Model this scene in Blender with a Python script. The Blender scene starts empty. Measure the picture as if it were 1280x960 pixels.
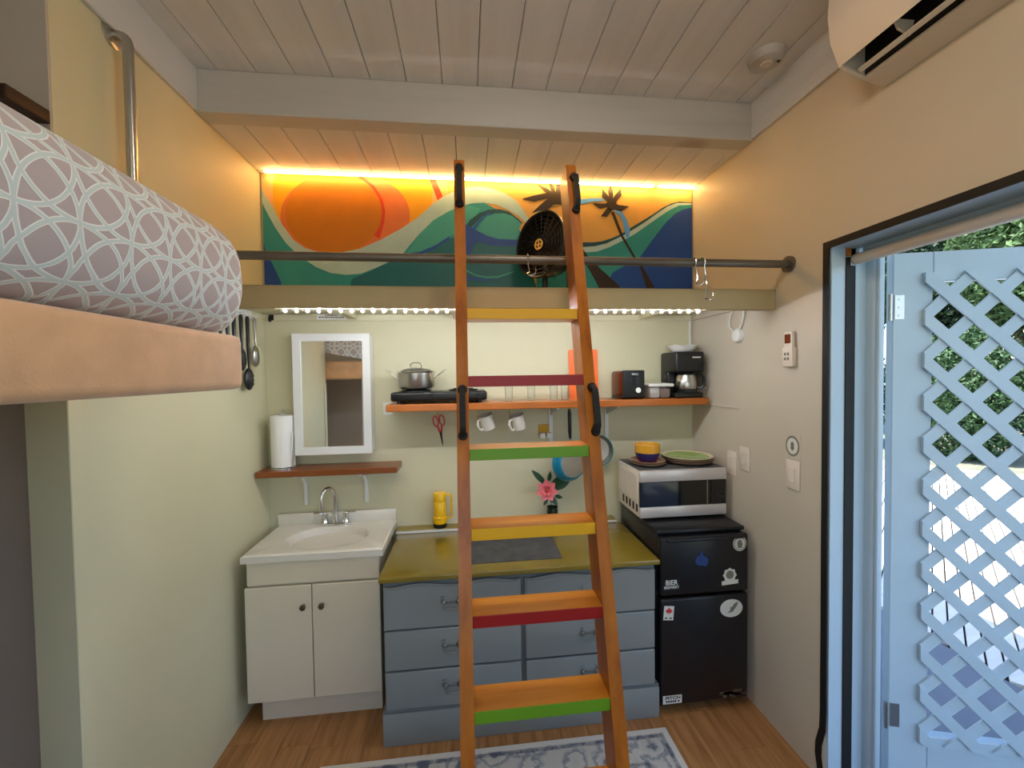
import bpy, bmesh, math, random
from mathutils import Vector, Matrix
random.seed(7)
scn = bpy.context.scene
COL = scn.collection
PI = math.pi

# ------------------------------------------------------------------ camera
FPX, YAW, PITCH, ROLL, CZ = 507.2183, .1103, -.0273, -.0142, 1.6522
_F = Vector((math.sin(YAW)*math.cos(PITCH), math.cos(YAW)*math.cos(PITCH), math.sin(PITCH)))
_R0 = Vector((math.cos(YAW), -math.sin(YAW), 0)); _U0 = _R0.cross(_F)
_R = _R0*math.cos(ROLL)+_U0*math.sin(ROLL); _U = _U0*math.cos(ROLL)-_R0*math.sin(ROLL)
cam = bpy.data.cameras.new('camera'); camo = bpy.data.objects.new('camera', cam); COL.objects.link(camo)
cam.sensor_fit = 'HORIZONTAL'; cam.sensor_width = 36; cam.lens = FPX/1280*36; cam.clip_start = .02
m3 = Matrix((_R, _U, -_F)).transposed(); camo.matrix_world = Matrix.Translation((0, 0, CZ)) @ m3.to_4x4()
scn.camera = camo
def on(ax, val, u, v):
    d = _F+_R*((u-640)/FPX)-_U*((v-480)/FPX); i = 'XYZ'.index(ax); c = Vector((0, 0, CZ))
    return c+d*((val-c[i])/d[i])

# ------------------------------------------------------------------ sky, sun, exposure
w = bpy.data.worlds.new('sky'); scn.world = w; w.use_nodes = True
nt = w.node_tree; bg = nt.nodes['Background']; sky = nt.nodes.new('ShaderNodeTexSky')
sky.sky_type = 'NISHITA'; sky.sun_disc = False; sky.sun_elevation = math.radians(60); sky.sun_rotation = math.radians(-90)
nt.links.new(sky.outputs[0], bg.inputs[0]); bg.inputs[1].default_value = .30; sky.ozone_density = 3
sl = bpy.data.lights.new('sun', 'SUN'); sl.energy = 5.5; sl.angle = .009; sl.color = (1, .95, .86)
so = bpy.data.objects.new('sun', sl); COL.objects.link(so)
so.rotation_euler = Vector((.40, .06, -.91)).to_track_quat('-Z', 'Y').to_euler()
vs = scn.view_settings; vs.view_transform = 'Standard'; vs.look = 'None'; vs.gamma = 1; vs.use_curve_mapping = False
vs.exposure = 1.0

# ------------------------------------------------------------------ materials
def lin(c):
    return tuple(((x/255)/12.92 if x/255 <= .04045 else ((x/255+.055)/1.055)**2.4) for x in c)+(1,)
def newmat(name):
    m = bpy.data.materials.new(name); m.use_nodes = True
    return m, m.node_tree, m.node_tree.nodes['Principled BSDF']
def setp(b, rough=.5, metal=0, coat=0, trans=0, ior=None, sheen=0):
    b.inputs['Roughness'].default_value = rough; b.inputs['Metallic'].default_value = metal
    b.inputs['Coat Weight'].default_value = coat; b.inputs['Coat Roughness'].default_value = .12
    b.inputs['Transmission Weight'].default_value = trans
    if ior: b.inputs['IOR'].default_value = ior
    if sheen: b.inputs['Sheen Weight'].default_value = sheen
def N(t, typ, **kw):
    n = t.nodes.new(typ)
    for k, v in kw.items(): setattr(n, k, v)
    return n
def coords(t, scale=(1, 1, 1), rnd=False, space='Object'):
    tc = N(t, 'ShaderNodeTexCoord'); mp = N(t, 'ShaderNodeMapping'); mp.inputs['Scale'].default_value = scale
    t.links.new(tc.outputs[space], mp.inputs[0])
    if rnd:
        oi = N(t, 'ShaderNodeObjectInfo'); mu = N(t, 'ShaderNodeMath', operation='MULTIPLY'); mu.inputs[1].default_value = 37
        cx = N(t, 'ShaderNodeCombineXYZ'); t.links.new(oi.outputs['Random'], mu.inputs[0])
        for i in range(3): t.links.new(mu.outputs[0], cx.inputs[i])
        t.links.new(cx.outputs[0], mp.inputs['Location'])
    return mp.outputs[0]
def noise(t, vec, scale, detail=3, rough=.5):
    n = N(t, 'ShaderNodeTexNoise'); n.inputs['Scale'].default_value = scale; n.inputs['Detail'].default_value = detail
    n.inputs['Roughness'].default_value = rough; t.links.new(vec, n.inputs['Vector']); return n.outputs['Fac']
def ramp(t, fac, stops, interp='LINEAR'):
    r = N(t, 'ShaderNodeValToRGB'); r.color_ramp.interpolation = interp; e = r.color_ramp.elements
    while len(e) < len(stops): e.new(.5)
    for i, (p, c) in enumerate(stops): e[i].position = p; e[i].color = c
    t.links.new(fac, r.inputs[0]); return r.outputs[0]
def bumpn(t, b, h, st=.2, dist=.002):
    bn = N(t, 'ShaderNodeBump'); bn.inputs['Strength'].default_value = st; bn.inputs['Distance'].default_value = dist
    t.links.new(h, bn.inputs['Height']); t.links.new(bn.outputs[0], b.inputs['Normal'])
def mixc(t, fac, a, b):
    mx = N(t, 'ShaderNodeMix', data_type='RGBA'); i = mx.inputs
    for sock, v in ((i[0], fac), (i[6], a), (i[7], b)):
        if isinstance(v, (tuple, float)): sock.default_value = v
        else: t.links.new(v, sock)
    return mx.outputs[2]
def dk(c, k): return tuple(max(0, min(1, x*k)) for x in c[:3])+(1,)
def mat(name, col, rough=.5, metal=0, var=.06, scale=4, bump=0, bscale=90, coat=0, trans=0, ior=None, sheen=0):
    m, t, b = newmat(name); setp(b, rough, metal, coat, trans, ior, sheen); c = lin(col)
    if var and not trans:
        v = coords(t); f = noise(t, v, scale)
        t.links.new(ramp(t, f, [(.3, dk(c, 1-var)), (.7, dk(c, 1+var))]), b.inputs['Base Color'])
        if bump: bumpn(t, b, noise(t, v, bscale), bump)
    else: b.inputs['Base Color'].default_value = c
    return m
def emit(name, col, st):
    m, t, b = newmat(name); b.inputs['Base Color'].default_value = (.8, .8, .8, 1)
    b.inputs['Emission Color'].default_value = lin(col); b.inputs['Emission Strength'].default_value = st; return m
def wood(name, c1, c2, axis='X', rough=.35, coat=.3, sc=1.0, rnd=True, knots=0, kc=(70, 40, 20)):
    m, t, b = newmat(name); setp(b, rough, 0, coat); b.inputs['Specular IOR Level'].default_value = .3
    s = {'X': (1.2, 14, 14), 'Y': (14, 1.2, 14), 'Z': (14, 14, 1.2)}[axis]
    v = coords(t, tuple(q*sc for q in s), rnd)
    n1 = noise(t, v, 1.6, 6, .6)
    col = ramp(t, n1, [(.28, lin(c1)), (.5, mix2(lin(c1), lin(c2), .55)), (.74, lin(c2))])
    if knots:
        vo = N(t, 'ShaderNodeTexVoronoi'); vo.inputs['Scale'].default_value = knots
        ks = {'X': (.55, 1, 1), 'Y': (1, .55, 1), 'Z': (1, 1, .55)}[axis]
        t.links.new(coords(t, ks, rnd), vo.inputs['Vector'])
        k = ramp(t, vo.outputs['Distance'], [(.0, (1, 1, 1, 1)), (.085, (.7, .7, .7, 1)), (.15, (0, 0, 0, 1))])
        col = mixc(t, k, col, lin(kc))
    t.links.new(col, b.inputs['Base Color']); bumpn(t, b, n1, .08, .002)
    return m
def mix2(a, b, f): return tuple(a[i]*(1-f)+b[i]*f for i in range(4))

M = {}
M['sage'] = mat('sage_wall_paint', (212, 206, 172), .55, var=.03, scale=1.5, bump=.06, bscale=160)
M['cream'] = mat('cream_wall_paint', (203, 193, 174), .5, var=.03, scale=1.5, bump=.06, bscale=160)
M['putty'] = mat('grey_putty_paint', (196, 184, 172), .6, var=.04)
M['white'] = mat('white_paint', (232, 232, 228), .4, var=.02)
M['shell'] = mat('ivory_enamel', (226, 219, 203), .25, var=.02, coat=.3)
M['vanity'] = mat('vanity_laminate', (222, 210, 184), .35, var=.02)
M['beamp'] = mat('khaki_beam_paint', (176, 160, 120), .5, var=.04)
M['ceil'] = wood('whitewashed_board', (214, 212, 211), (229, 227, 226), 'Y', .55, 0, .5, True, 2.2, (186, 160, 128))
M['ceilbeam'] = wood('whitewashed_beam', (194, 190, 186), (208, 204, 200), 'X', .55, 0, .5, True, 2.6, (170, 158, 146))
M['gap'] = mat('dark_gap', (60, 52, 44), .9, var=0)
M['lam'] = wood('oak_laminate', (132, 88, 48), (186, 136, 84), 'Y', .38, .15, 1.6)
M['shelfw'] = wood('orange_stained_pine', (150, 78, 22), (196, 112, 40), 'X', .3, .4, .8)
M['shelfd'] = wood('brown_stained_pine', (112, 58, 24), (150, 84, 38), 'X', .35, .3, .8)
M['ladz'] = wood('varnished_pine_rail', (142, 72, 6), (190, 112, 20), 'Z', .42, .2, .8)
M['ladx'] = wood('varnished_pine_tread', (172, 96, 16), (218, 142, 40), 'X', .36, .3, .8, True, 3.0, (70, 36, 14))
M['darkwood'] = wood('dark_walnut', (44, 24, 14), (70, 40, 24), 'Y', .4, .2)
M['p_yel'] = mat('yellow_gloss_paint', (226, 170, 12), .45, var=.03, coat=.1)
M['p_red'] = mat('red_gloss_paint', (150, 12, 14), .45, var=.03, coat=.1)
M['p_grn'] = mat('green_gloss_paint', (98, 150, 16), .45, var=.03, coat=.1)
M['black'] = mat('black_plastic', (18, 18, 18), .35, var=.1)
M['blackm'] = mat('black_matte', (9, 9, 9), .65, var=.1)
M['fridge'] = mat('fridge_black', (20, 20, 23), .32, var=.08, bump=.1, bscale=260)
M['blkglass'] = mat('black_glass', (8, 9, 10), .06, var=0, coat=.5)
M['steel'] = mat('brushed_steel', (188, 186, 180), .28, 1, var=.05, scale=8)
M['silver'] = mat('silver_plastic', (214, 206, 200), .3, .35, var=.02)
M['pipe'] = mat('galvanised_pipe', (118, 112, 104), .42, .75, var=.08, scale=12)
M['chrome'] = mat('chrome', (225, 225, 225), .08, 1, var=0)
M['bronze'] = mat('dull_bronze', (112, 96, 78), .35, .9, var=.05)
M['goldp'] = mat('gold_paint', (246, 196, 96), .35, var=.03)
M['pewter'] = mat('dull_pewter', (128, 131, 128), .4, .6, var=.1, scale=40)
M['brass'] = mat('brass_plate', (176, 136, 50), .3, .8, var=.05)
M['mirror'] = mat('mirror_silver', (238, 240, 238), .01, 1, var=0)
M['glass'] = mat('clear_glass', (250, 252, 252), .02, trans=1, ior=1.45)
M['acryl'] = mat('clear_plastic', (236, 238, 240), .08, trans=.9, ior=1.3)
M['grey'] = mat('slate_drawer_paint', (138, 142, 138), .3, var=.04, coat=.5, bump=.05)
M['greyd'] = mat('slate_carcass_paint', (112, 117, 116), .4, var=.05)
M['olive'] = mat('olive_gloss_counter', (140, 118, 38), .2, var=.08, scale=3, coat=.5)
M['matgrey'] = mat('grey_felt', (82, 82, 82), .9, var=.25, scale=14, bump=.3)
M['tan'] = mat('tan_suede', (208, 166, 126), .75, var=.09, scale=16, bump=.3, bscale=200, sheen=.3)
M['acw'] = mat('ac_white_plastic', (226, 214, 198), .35, var=.02)
M['acin'] = mat('ac_dark_interior', (32, 28, 24), .6, var=.1)
M['vinyl'] = mat('white_vinyl', (186, 208, 222), .4, var=.03)
M['paper'] = mat('white_paper', (240, 238, 232), .8, var=.02, bump=.15)
M['orange'] = mat('orange_plastic', (246, 110, 20), .4, var=.03)
M['copper'] = mat('copper_metal', (120, 62, 34), .25, .9, var=.05)
M['yelp'] = mat('yellow_plastic', (240, 186, 6), .3, var=.03, coat=.3)
M['redp'] = mat('red_plastic', (206, 40, 38), .35, var=.03)
M['bluee'] = mat('blue_enamel', (8, 128, 164), .2, var=.04, coat=.5)
M['teale'] = mat('teal_enamel', (20, 150, 146), .2, var=.04, coat=.5)
M['mugw'] = mat('white_glazed', (222, 216, 202), .2, var=.02, coat=.4)
M['navy'] = mat('navy_glaze', (26, 30, 92), .18, var=.05, coat=.5)
M['gold'] = mat('mustard_glaze', (218, 156, 34), .18, var=.05, coat=.5)
M['redg'] = mat('brick_red_glaze', (160, 60, 44), .25, var=.05, coat=.4)
M['clay'] = mat('brown_stoneware', (148, 118, 96), .4, var=.06)
M['creamg'] = mat('cream_glaze', (222, 208, 176), .22, var=.03, coat=.4)
M['lime'] = mat('green_glaze', (150, 184, 92), .2, var=.05, coat=.4)
M['pink'] = mat('pink_petal', (236, 128, 134), .6, var=.08, scale=30)
M['leaf'] = mat('dark_leaf', (34, 74, 44), .4, var=.15, scale=20)
M['vase'] = mat('green_vase', (22, 44, 28), .25, var=.1, coat=.4)
M['coffee'] = mat('brown_powder', (150, 120, 98), .7, var=.1, scale=20)
M['led_warm'] = emit('warm_led', (255, 203, 126), 18)
M['led_cool'] = emit('cool_led', (236, 241, 255), 300)
M['lampd'] = emit('lamp_diffuser', (255, 236, 212), 17)
M['stk_w'] = mat('sticker_white', (222, 220, 208), .5, var=.03)
M['stk_k'] = mat('sticker_black', (14, 14, 15), .4, var=0)
M['stk_g'] = mat('sticker_grey', (120, 118, 104), .5, var=.1, scale=60)
M['stk_r'] = mat('sticker_red', (206, 52, 44), .5, var=.05)
M['stk_b'] = mat('sticker_blue', (34, 62, 120), .4, var=.2, scale=60)
M['scuff'] = mat('scuffed_paint', (90, 72, 56), .7, var=.3, scale=60)
M['deck'] = wood('sun_bleached_deck', (206, 200, 190), (232, 228, 220), 'X', .7, 0, .5)
M['soil'] = mat('packed_soil', (128, 130, 112), .9, var=.2)
M['underd'] = mat('weathered_joist', (92, 88, 82), .9)
M['slab'] = mat('grey_concrete', (112, 117, 126), .8, var=.08)
M['bark'] = mat('bark', (86, 70, 54), .9, var=.2, scale=20, bump=.4)
for i, c in enumerate([(40, 66, 40), (56, 86, 48), (84, 112, 64)]):
    M['fol%d' % i] = mat('foliage_%d' % i, c, .6, var=.3, scale=6)
# mural paints
for k, c in dict(sky=(222, 168, 84), peach=(232, 176, 112), yellow=(240, 166, 14), coral=(226, 120, 60), sun=(206, 122, 8), red=(222, 62, 24), pale=(176, 204, 200),
                 teal=(44, 148, 148), deep=(14, 104, 114), mid=(66, 166, 156), navy=(18, 74, 160), blue=(28, 92, 170), lblue=(96, 160, 228), palm=(44, 30, 24), line=(14, 78, 88)).items():
    M['mu_'+k] = mat('mural_'+k, c, .45, var=.06, scale=9, bump=.25, bscale=40)

def thin_glass():
    m, t, b = newmat('window_glass'); tr = N(t, 'ShaderNodeBsdfTransparent'); gl = N(t, 'ShaderNodeBsdfGlossy'); gl.inputs['Roughness'].default_value = .02
    mx = N(t, 'ShaderNodeMixShader'); fz = N(t, 'ShaderNodeFresnel'); fz.inputs[0].default_value = 1.2
    t.links.new(fz.outputs[0], mx.inputs[0]); t.links.new(tr.outputs[0], mx.inputs[1]); t.links.new(gl.outputs[0], mx.inputs[2])
    t.links.new(mx.outputs[0], t.nodes['Material Output'].inputs['Surface']); return m
M['pane'] = thin_glass()
def pattern_fabric():
    m, t, b = newmat('trellis_sheet'); setp(b, .85, sheen=.2)
    tc = N(t, 'ShaderNodeTexCoord'); mp = N(t, 'ShaderNodeMapping'); s = 1/.097; mp.inputs['Scale'].default_value = (s, s, 1)
    nz = N(t, 'ShaderNodeTexNoise'); nz.inputs['Scale'].default_value = 6; t.links.new(tc.outputs['UV'], nz.inputs['Vector'])
    va = N(t, 'ShaderNodeVectorMath', operation='MULTIPLY_ADD'); va.inputs[1].default_value = (.02, .02, 0)
    t.links.new(nz.outputs['Color'], va.inputs[0]); t.links.new(tc.outputs['UV'], va.inputs[2]); t.links.new(va.outputs[0], mp.inputs[0])
    fr = N(t, 'ShaderNodeVectorMath', operation='FRACTION'); t.links.new(mp.outputs[0], fr.inputs[0])
    sb = N(t, 'ShaderNodeVectorMath', operation='SUBTRACT'); sb.inputs[1].default_value = (.5, .5, 0); t.links.new(fr.outputs[0], sb.inputs[0])
    ab = N(t, 'ShaderNodeVectorMath', operation='ABSOLUTE'); t.links.new(sb.outputs[0], ab.inputs[0])
    sx = N(t, 'ShaderNodeSeparateXYZ'); t.links.new(ab.outputs[0], sx.inputs[0])
    cm = N(t, 'ShaderNodeCombineXYZ'); t.links.new(sx.outputs[0], cm.inputs[0]); t.links.new(sx.outputs[1], cm.inputs[1])
    ds = []
    for c in ((1, 0, 0), (0, 1, 0), (1, 1, 0)):
        d = N(t, 'ShaderNodeVectorMath', operation='DISTANCE'); d.inputs[1].default_value = c; t.links.new(cm.outputs[0], d.inputs[0])
        q = N(t, 'ShaderNodeMath', operation='SUBTRACT'); q.inputs[1].default_value = 1; t.links.new(d.outputs['Value'], q.inputs[0])
        a = N(t, 'ShaderNodeMath', operation='ABSOLUTE'); t.links.new(q.outputs[0], a.inputs[0]); ds.append(a.outputs[0])
    mn = N(t, 'ShaderNodeMath', operation='MINIMUM'); t.links.new(ds[0], mn.inputs[0]); t.links.new(ds[1], mn.inputs[1])
    m2 = N(t, 'ShaderNodeMath', operation='MINIMUM'); t.links.new(mn.outputs[0], m2.inputs[0]); t.links.new(ds[2], m2.inputs[1])
    c = ramp(t, m2.outputs[0], [(.0, lin((196, 212, 214))), (.028, lin((198, 214, 216))), (.032, lin((236, 240, 240))), (.043, lin((236, 240, 240))), (.049, lin((178, 168, 172)))])
    t.links.new(c, b.inputs['Base Color'])
    h = ramp(t, m2.outputs[0], [(.03, (1, 1, 1, 1)), (.06, (0, 0, 0, 1))]); bumpn(t, b, h, .25, .003)
    return m
M['sheet'] = pattern_fabric()

def hlf(t, o):
    q = N(t, 'ShaderNodeMath', operation='MULTIPLY'); q.inputs[1].default_value = .62; t.links.new(o, q.inputs[0]); return q.outputs[0]
def rug_mat(W, H):
    m, t, b = newmat('distressed_rug'); setp(b, .95, sheen=.2)
    v = coords(t)
    n1 = noise(t, v, 9, 6, .7); n2 = noise(t, v, 34, 5, .7)
    vo = N(t, 'ShaderNodeTexVoronoi'); vo.inputs['Scale'].default_value = 9; t.links.new(v, vo.inputs['Vector'])
    ad = N(t, 'ShaderNodeMath', operation='ADD'); t.links.new(n1, ad.inputs[0]); t.links.new(vo.outputs['Distance'], ad.inputs[1])
    base = ramp(t, hlf(t, ad.outputs[0]), [(.40, lin((78, 84, 102))), (.455, lin((98, 104, 118))), (.51, lin((186, 184, 178))), (.62, lin((200, 197, 190))), (.67, lin((126, 131, 140))), (.75, lin((196, 193, 186)))])
    sp = N(t, 'ShaderNodeSeparateXYZ'); t.links.new(v, sp.inputs[0])
    def edge(o, half):
        a = N(t, 'ShaderNodeMath', operation='ABSOLUTE'); t.links.new(o, a.inputs[0])
        q = N(t, 'ShaderNodeMath', operation='SUBTRACT'); q.inputs[0].default_value = half; t.links.new(a.outputs[0], q.inputs[1]); return q.outputs[0]
    mn = N(t, 'ShaderNodeMath', operation='MINIMUM'); t.links.new(edge(sp.outputs[0], W/2), mn.inputs[0]); t.links.new(edge(sp.outputs[1], H/2), mn.inputs[1])
    mask = ramp(t, mn.outputs[0], [(.0, (0, 0, 0, 1)), (.028, (0, 0, 0, 1)), (.032, (1, 1, 1, 1)), (.046, (1, 1, 1, 1)), (.05, (0, 0, 0, 1)), (.15, (0, 0, 0, 1)), (.153, (1, 1, 1, 1)), (.163, (1, 1, 1, 1)), (.166, (0, 0, 0, 1))])
    edgew = ramp(t, mn.outputs[0], [(.024, (1, 1, 1, 1)), (.03, (0, 0, 0, 1))])
    wear = ramp(t, n2, [(.35, (.25, .25, .25, 1)), (.6, (1, 1, 1, 1))])
    mm = N(t, 'ShaderNodeMath', operation='MULTIPLY'); t.links.new(mask, mm.inputs[0]); t.links.new(wear, mm.inputs[1])
    c = mixc(t, mm.outputs[0], base, lin((78, 84, 104))); c = mixc(t, edgew, c, lin((216, 212, 204)))
    t.links.new(c, b.inputs['Base Color']); bumpn(t, b, n2, .5, .004)
    return m

# ------------------------------------------------------------------ mesh builder
ORG = {}
class B:
    def __init__(s): s.bm = bmesh.new(); s.M = Matrix.Identity(4)
    def _v(s, p): return s.bm.verts.new(s.M @ Vector(p))
    def _f(s, vs):
        try: s.bm.faces.new(vs)
        except ValueError: pass
    def box(s, x0, x1, y0, y1, z0, z1, bev=0, seg=2):
        t = bmesh.new(); bmesh.ops.create_cube(t, size=1)
        for v in t.verts: v.co = Vector(((x0+x1)/2+v.co.x*(x1-x0), (y0+y1)/2+v.co.y*(y1-y0), (z0+z1)/2+v.co.z*(z1-z0)))
        if bev: bmesh.ops.bevel(t, geom=t.edges[:], offset=bev, segments=seg, affect='EDGES', profile=.5)
        s._merge(t); return s
    def _merge(s, t):
        mp = {v: s._v(v.co) for v in t.verts}
        for f in t.faces: s._f([mp[v] for v in f.verts])
        t.free()
    def rings(s, rings, closed=False, caps=True):
        R = [[s._v(p) for p in r] for r in rings]; n = len(R[0])
        for a in range(len(R)-1+(1 if closed else 0)):
            p, q = R[a], R[(a+1) % len(R)]
            for i in range(n): s._f([p[i], p[(i+1) % n], q[(i+1) % n], q[i]])
        if caps and not closed: s._f(R[0][::-1]); s._f(R[-1])
        return s
    def tube(s, pts, r, seg=10, closed=False):
        pts = [Vector(p) for p in pts]; n = len(pts); rr = r if isinstance(r, (list, tuple)) else [r]*n
        out = []; prev = None
        for i, p in enumerate(pts):
            if closed: d = pts[(i+1) % n]-pts[i-1]
            else: d = pts[min(i+1, n-1)]-pts[max(i-1, 0)]
            d.normalize()
            if prev is None:
                a = Vector((0, 0, 1)) if abs(d.z) < .9 else Vector((1, 0, 0)); u = d.cross(a).normalized()
            else: u = (prev-d*prev.dot(d)).normalized()
            prev = u; v = d.cross(u)
            out.append([p+(u*math.cos(k*2*PI/seg)+v*math.sin(k*2*PI/seg))*rr[i] for k in range(seg)])
        return s.rings(out, closed)
    def cyl(s, p0, p1, r0, r1=None, seg=24): return s.tube([p0, p1], [r0, r0 if r1 is None else r1], seg)
    def lathe(s, prof, c=(0, 0, 0), seg=32, caps=True, sx=1, sy=1):
        return s.rings([[(c[0]+r*sx*math.cos(k*2*PI/seg), c[1]+r*sy*math.sin(k*2*PI/seg), c[2]+z) for k in range(seg)] for r, z in prof], False, caps)
    def sph(s, c, r, seg=16, n=10):
        rx, ry, rz = (r, r, r) if isinstance(r, (int, float)) else r
        return s.rings([[(c[0]+rx*math.sin(a)*math.cos(k*2*PI/seg), c[1]+ry*math.sin(a)*math.sin(k*2*PI/seg), c[2]-rz*math.cos(a)) for k in range(seg)] for a in [PI*(i+.02)/(n+.04) for i in range(n+1)]])
    def prism(s, pts, plane, a0, a1):
        f = {'XY': lambda p, a: (p[0], p[1], a), 'XZ': lambda p, a: (p[0], a, p[1]), 'YZ': lambda p, a: (a, p[0], p[1])}[plane]
        return s.rings([[f(p, a0) for p in pts], [f(p, a1) for p in pts]])
    def poly(s, pts): s._f([s._v(p) for p in pts]); return s
    def make(s, name, m, parent=None, ang=35, smooth=True, origin=None):
        bm = s.bm; bmesh.ops.recalc_face_normals(bm, faces=bm.faces[:])
        xs = [v.co for v in bm.verts]
        lo = Vector((min(v.x for v in xs), min(v.y for v in xs), min(v.z for v in xs))); hi = Vector((max(v.x for v in xs), max(v.y for v in xs), max(v.z for v in xs)))
        o = Vector(origin) if origin else Vector(((lo.x+hi.x)/2, (lo.y+hi.y)/2, lo.z))
        for v in bm.verts: v.co -= o
        me = bpy.data.meshes.new(name); bm.to_mesh(me); bm.free()
        if smooth:
            me.polygons.foreach_set('use_smooth', [True]*len(me.polygons)); me.set_sharp_from_angle(angle=math.radians(ang))
        me.materials.append(M[m] if isinstance(m, str) else m)
        ob = bpy.data.objects.new(name, me); COL.objects.link(ob)
        po = ORG[parent.name] if parent else Vector((0, 0, 0))
        ob.location = o-po; ob.parent = parent; ORG[ob.name] = o
        return ob
def box(*a, **k): return B().box(*a, **k)
def tag(o, label, cat, group=None, kind=None):
    o['label'] = label; o['category'] = cat
    if group: o['group'] = group
    if kind: o['kind'] = kind
    return o
def struct(o, label, cat='wall'): return tag(o, label, cat, kind='structure')
def thing(name, loc, label, cat, group=None, kind=None):
    o = bpy.data.objects.new(name, None); COL.objects.link(o); o.location = loc; o.empty_display_size = .05
    ORG[o.name] = Vector(loc); return tag(o, label, cat, group, kind)
def share(o, name, loc, parent):       # an alike piece, sharing mesh data
    c = o.copy(); c.name = name; COL.objects.link(c); c.parent = parent
    c.location = Vector(loc)-(ORG[parent.name] if parent else Vector((0, 0, 0))); ORG[c.name] = Vector(loc); return c
def copytree(root, loc, label=None):
    r = root.copy(); COL.objects.link(r); r.location = loc; ORG[r.name] = Vector(loc)
    if label: r['label'] = label
    for ch in list(root.children):
        c = ch.copy(); COL.objects.link(c); c.parent = r
        for g in ch.children:
            d = g.copy(); COL.objects.link(d); d.parent = c
    return r
def rot_at(p, ang, axis): p = Vector(p); return Matrix.Translation(p) @ Matrix.Rotation(ang, 4, axis) @ Matrix.Translation(-p)
def text_mesh(body, size, m, parent, loc, width=None, spacing=1.0, bold=0):
    cu = bpy.data.curves.new('lettering', 'FONT'); cu.body = body; cu.size = size; cu.align_x = 'CENTER'; cu.align_y = 'CENTER'; cu.offset = bold; cu.space_character = spacing
    to = bpy.data.objects.new('lettering_curve', cu); COL.objects.link(to); bpy.context.view_layer.update()
    me = bpy.data.meshes.new_from_object(to.evaluated_get(bpy.context.evaluated_depsgraph_get())); bpy.data.objects.remove(to)
    xs = [v.co.x for v in me.vertices]; k = (width/(max(xs)-min(xs))) if width else 1
    for v in me.vertices: v.co = Vector((v.co.x*k, 0, v.co.y))
    me.materials.clear(); me.materials.append(M[m]); o = bpy.data.objects.new('lettering', me); COL.objects.link(o)
    o.parent = parent; o.location = Vector(loc)-ORG[parent.name]; return o

# ================================================================== the room
XL, XR, YB, YN, XA = -1.0963, 1.3816, 2.366, -1.7, -2.1
ZT, ZC, YC = 2.92, 2.75, 1.8285
struct(box(XA-.1, XR+.15, YB, YB+.12, -.1, 3.1).make('wall_back', 'sage'), 'pale sage green painted back wall behind sink and shelves')
struct(B().box(XL-.1, XL, 1.24, YB, -.1, 3.1).make('wall_left', 'sage'), 'pale sage wall on which the steel grab bar is mounted')
struct(B().box(XA, XL-.001, 1.234, 1.2395, 1.60, 3.1).box(XA, XL-.1, 1.2395, 1.30, 1.60, 3.1).box(XA, XL-.1, 1.34, 1.40, -.1, 3.1).make('wall_return', 'putty'), 'grey putty coloured wall at the foot of the raised bed')
struct(box(XA-.1, XA, YN, 1.40, -.1, 3.1).make('wall_alcove', 'sage'), 'pale wall at the far side of the bed alcove')
WX0, WX1, WZ0, WZ1 = -1.1, 1.2, .55, 2.35
bb = B().box(XA, WX0, YN-.1, YN, -.1, 3.1).box(WX1, XR+.15, YN-.1, YN, -.1, 3.1).box(WX0, WX1, YN-.1, YN, -.1, WZ0).box(WX0, WX1, YN-.1, YN, WZ1, 3.1)
struct(bb.make('wall_rear', 'cream'), 'cream wall with an added wide window behind the viewer')
w1 = B().box(WX0, WX1, YN-.08, YN-.02, WZ0, WZ0+.05).box(WX0, WX1, YN-.08, YN-.02, WZ1-.05, WZ1).box(WX0, WX0+.05, YN-.08, YN-.02, WZ0+.05, WZ1-.05).box(WX1-.05, WX1, YN-.08, YN-.02, WZ0+.05, WZ1-.05).box(.03, .07, YN-.08, YN-.02, WZ0+.05, WZ1-.05).make('added_window_1', 'white')  # unseen window, added to bring fill daylight from behind the camera
struct(w1, 'added wide white framed window in the rear wall for fill daylight', 'window')
for x0, x1 in ((WX0+.05, .03), (.07, WX1-.05)): box(x0, x1, YN-.052, YN-.048, WZ0+.05, WZ1-.05).make('pane', 'pane', w1)
YO, YO2, ZO = 1.425, .52, 2.122
wr = B().box(XR, XR+.15, YO, YB, -.1, 3.1).box(XR, XR+.15, YO2, YO, ZO, 3.1).box(XR, XR+.15, YN, -1.45, -.1, 3.1).box(XR, XR+.15, .15, YO2, -.1, 3.1).box(XR, XR+.15, -1.45, .15, -.1, .6).box(XR, XR+.15, -1.45, .15, 2.3, 3.1)
struct(wr.make('wall_right', 'cream'), 'cream painted wall with the open doorway and air conditioner')
w2 = B().box(XR+.04, XR+.10, -1.45, .15, .6, .65).box(XR+.04, XR+.10, -1.45, .15, 2.25, 2.3).box(XR+.04, XR+.10, -1.45, -1.4, .65, 2.25).box(XR+.04, XR+.10, .10, .15, .65, 2.25).box(XR+.04, XR+.10, -.67, -.63, .65, 2.25).make('added_window_2', 'white')  # unseen window, added for cool daylight on the left wall and bed
struct(w2, 'added white framed window in the right wall, brightening the left side', 'window')
for y0, y1 in ((-1.4, -.67), (-.63, .10)): box(XR+.068, XR+.072, y0, y1, .65, 2.25).make('pane', 'pane', w2)
# floor of planks
fl = struct(box(XA, XR+.14, YN, YB, -.1, -.012).make('floor', 'gap'), 'oak laminate plank floor running toward the back wall', 'floor')
p0 = None
nx = int((XR-XA)/.125)+1
for i in range(nx):
    y = YN-random.random()*1.1
    while y < YB:
        y0, y1 = max(y, YN), min(y+1.215, YB)
        if y1-y0 > .02:
            x0 = XA+i*.125; x1 = min(x0+.124, XR)
            box(x0, x1, y0, y1-.001, -.012, 0).make('floor_plank', 'lam', fl, smooth=False)
        y += 1.215
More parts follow.
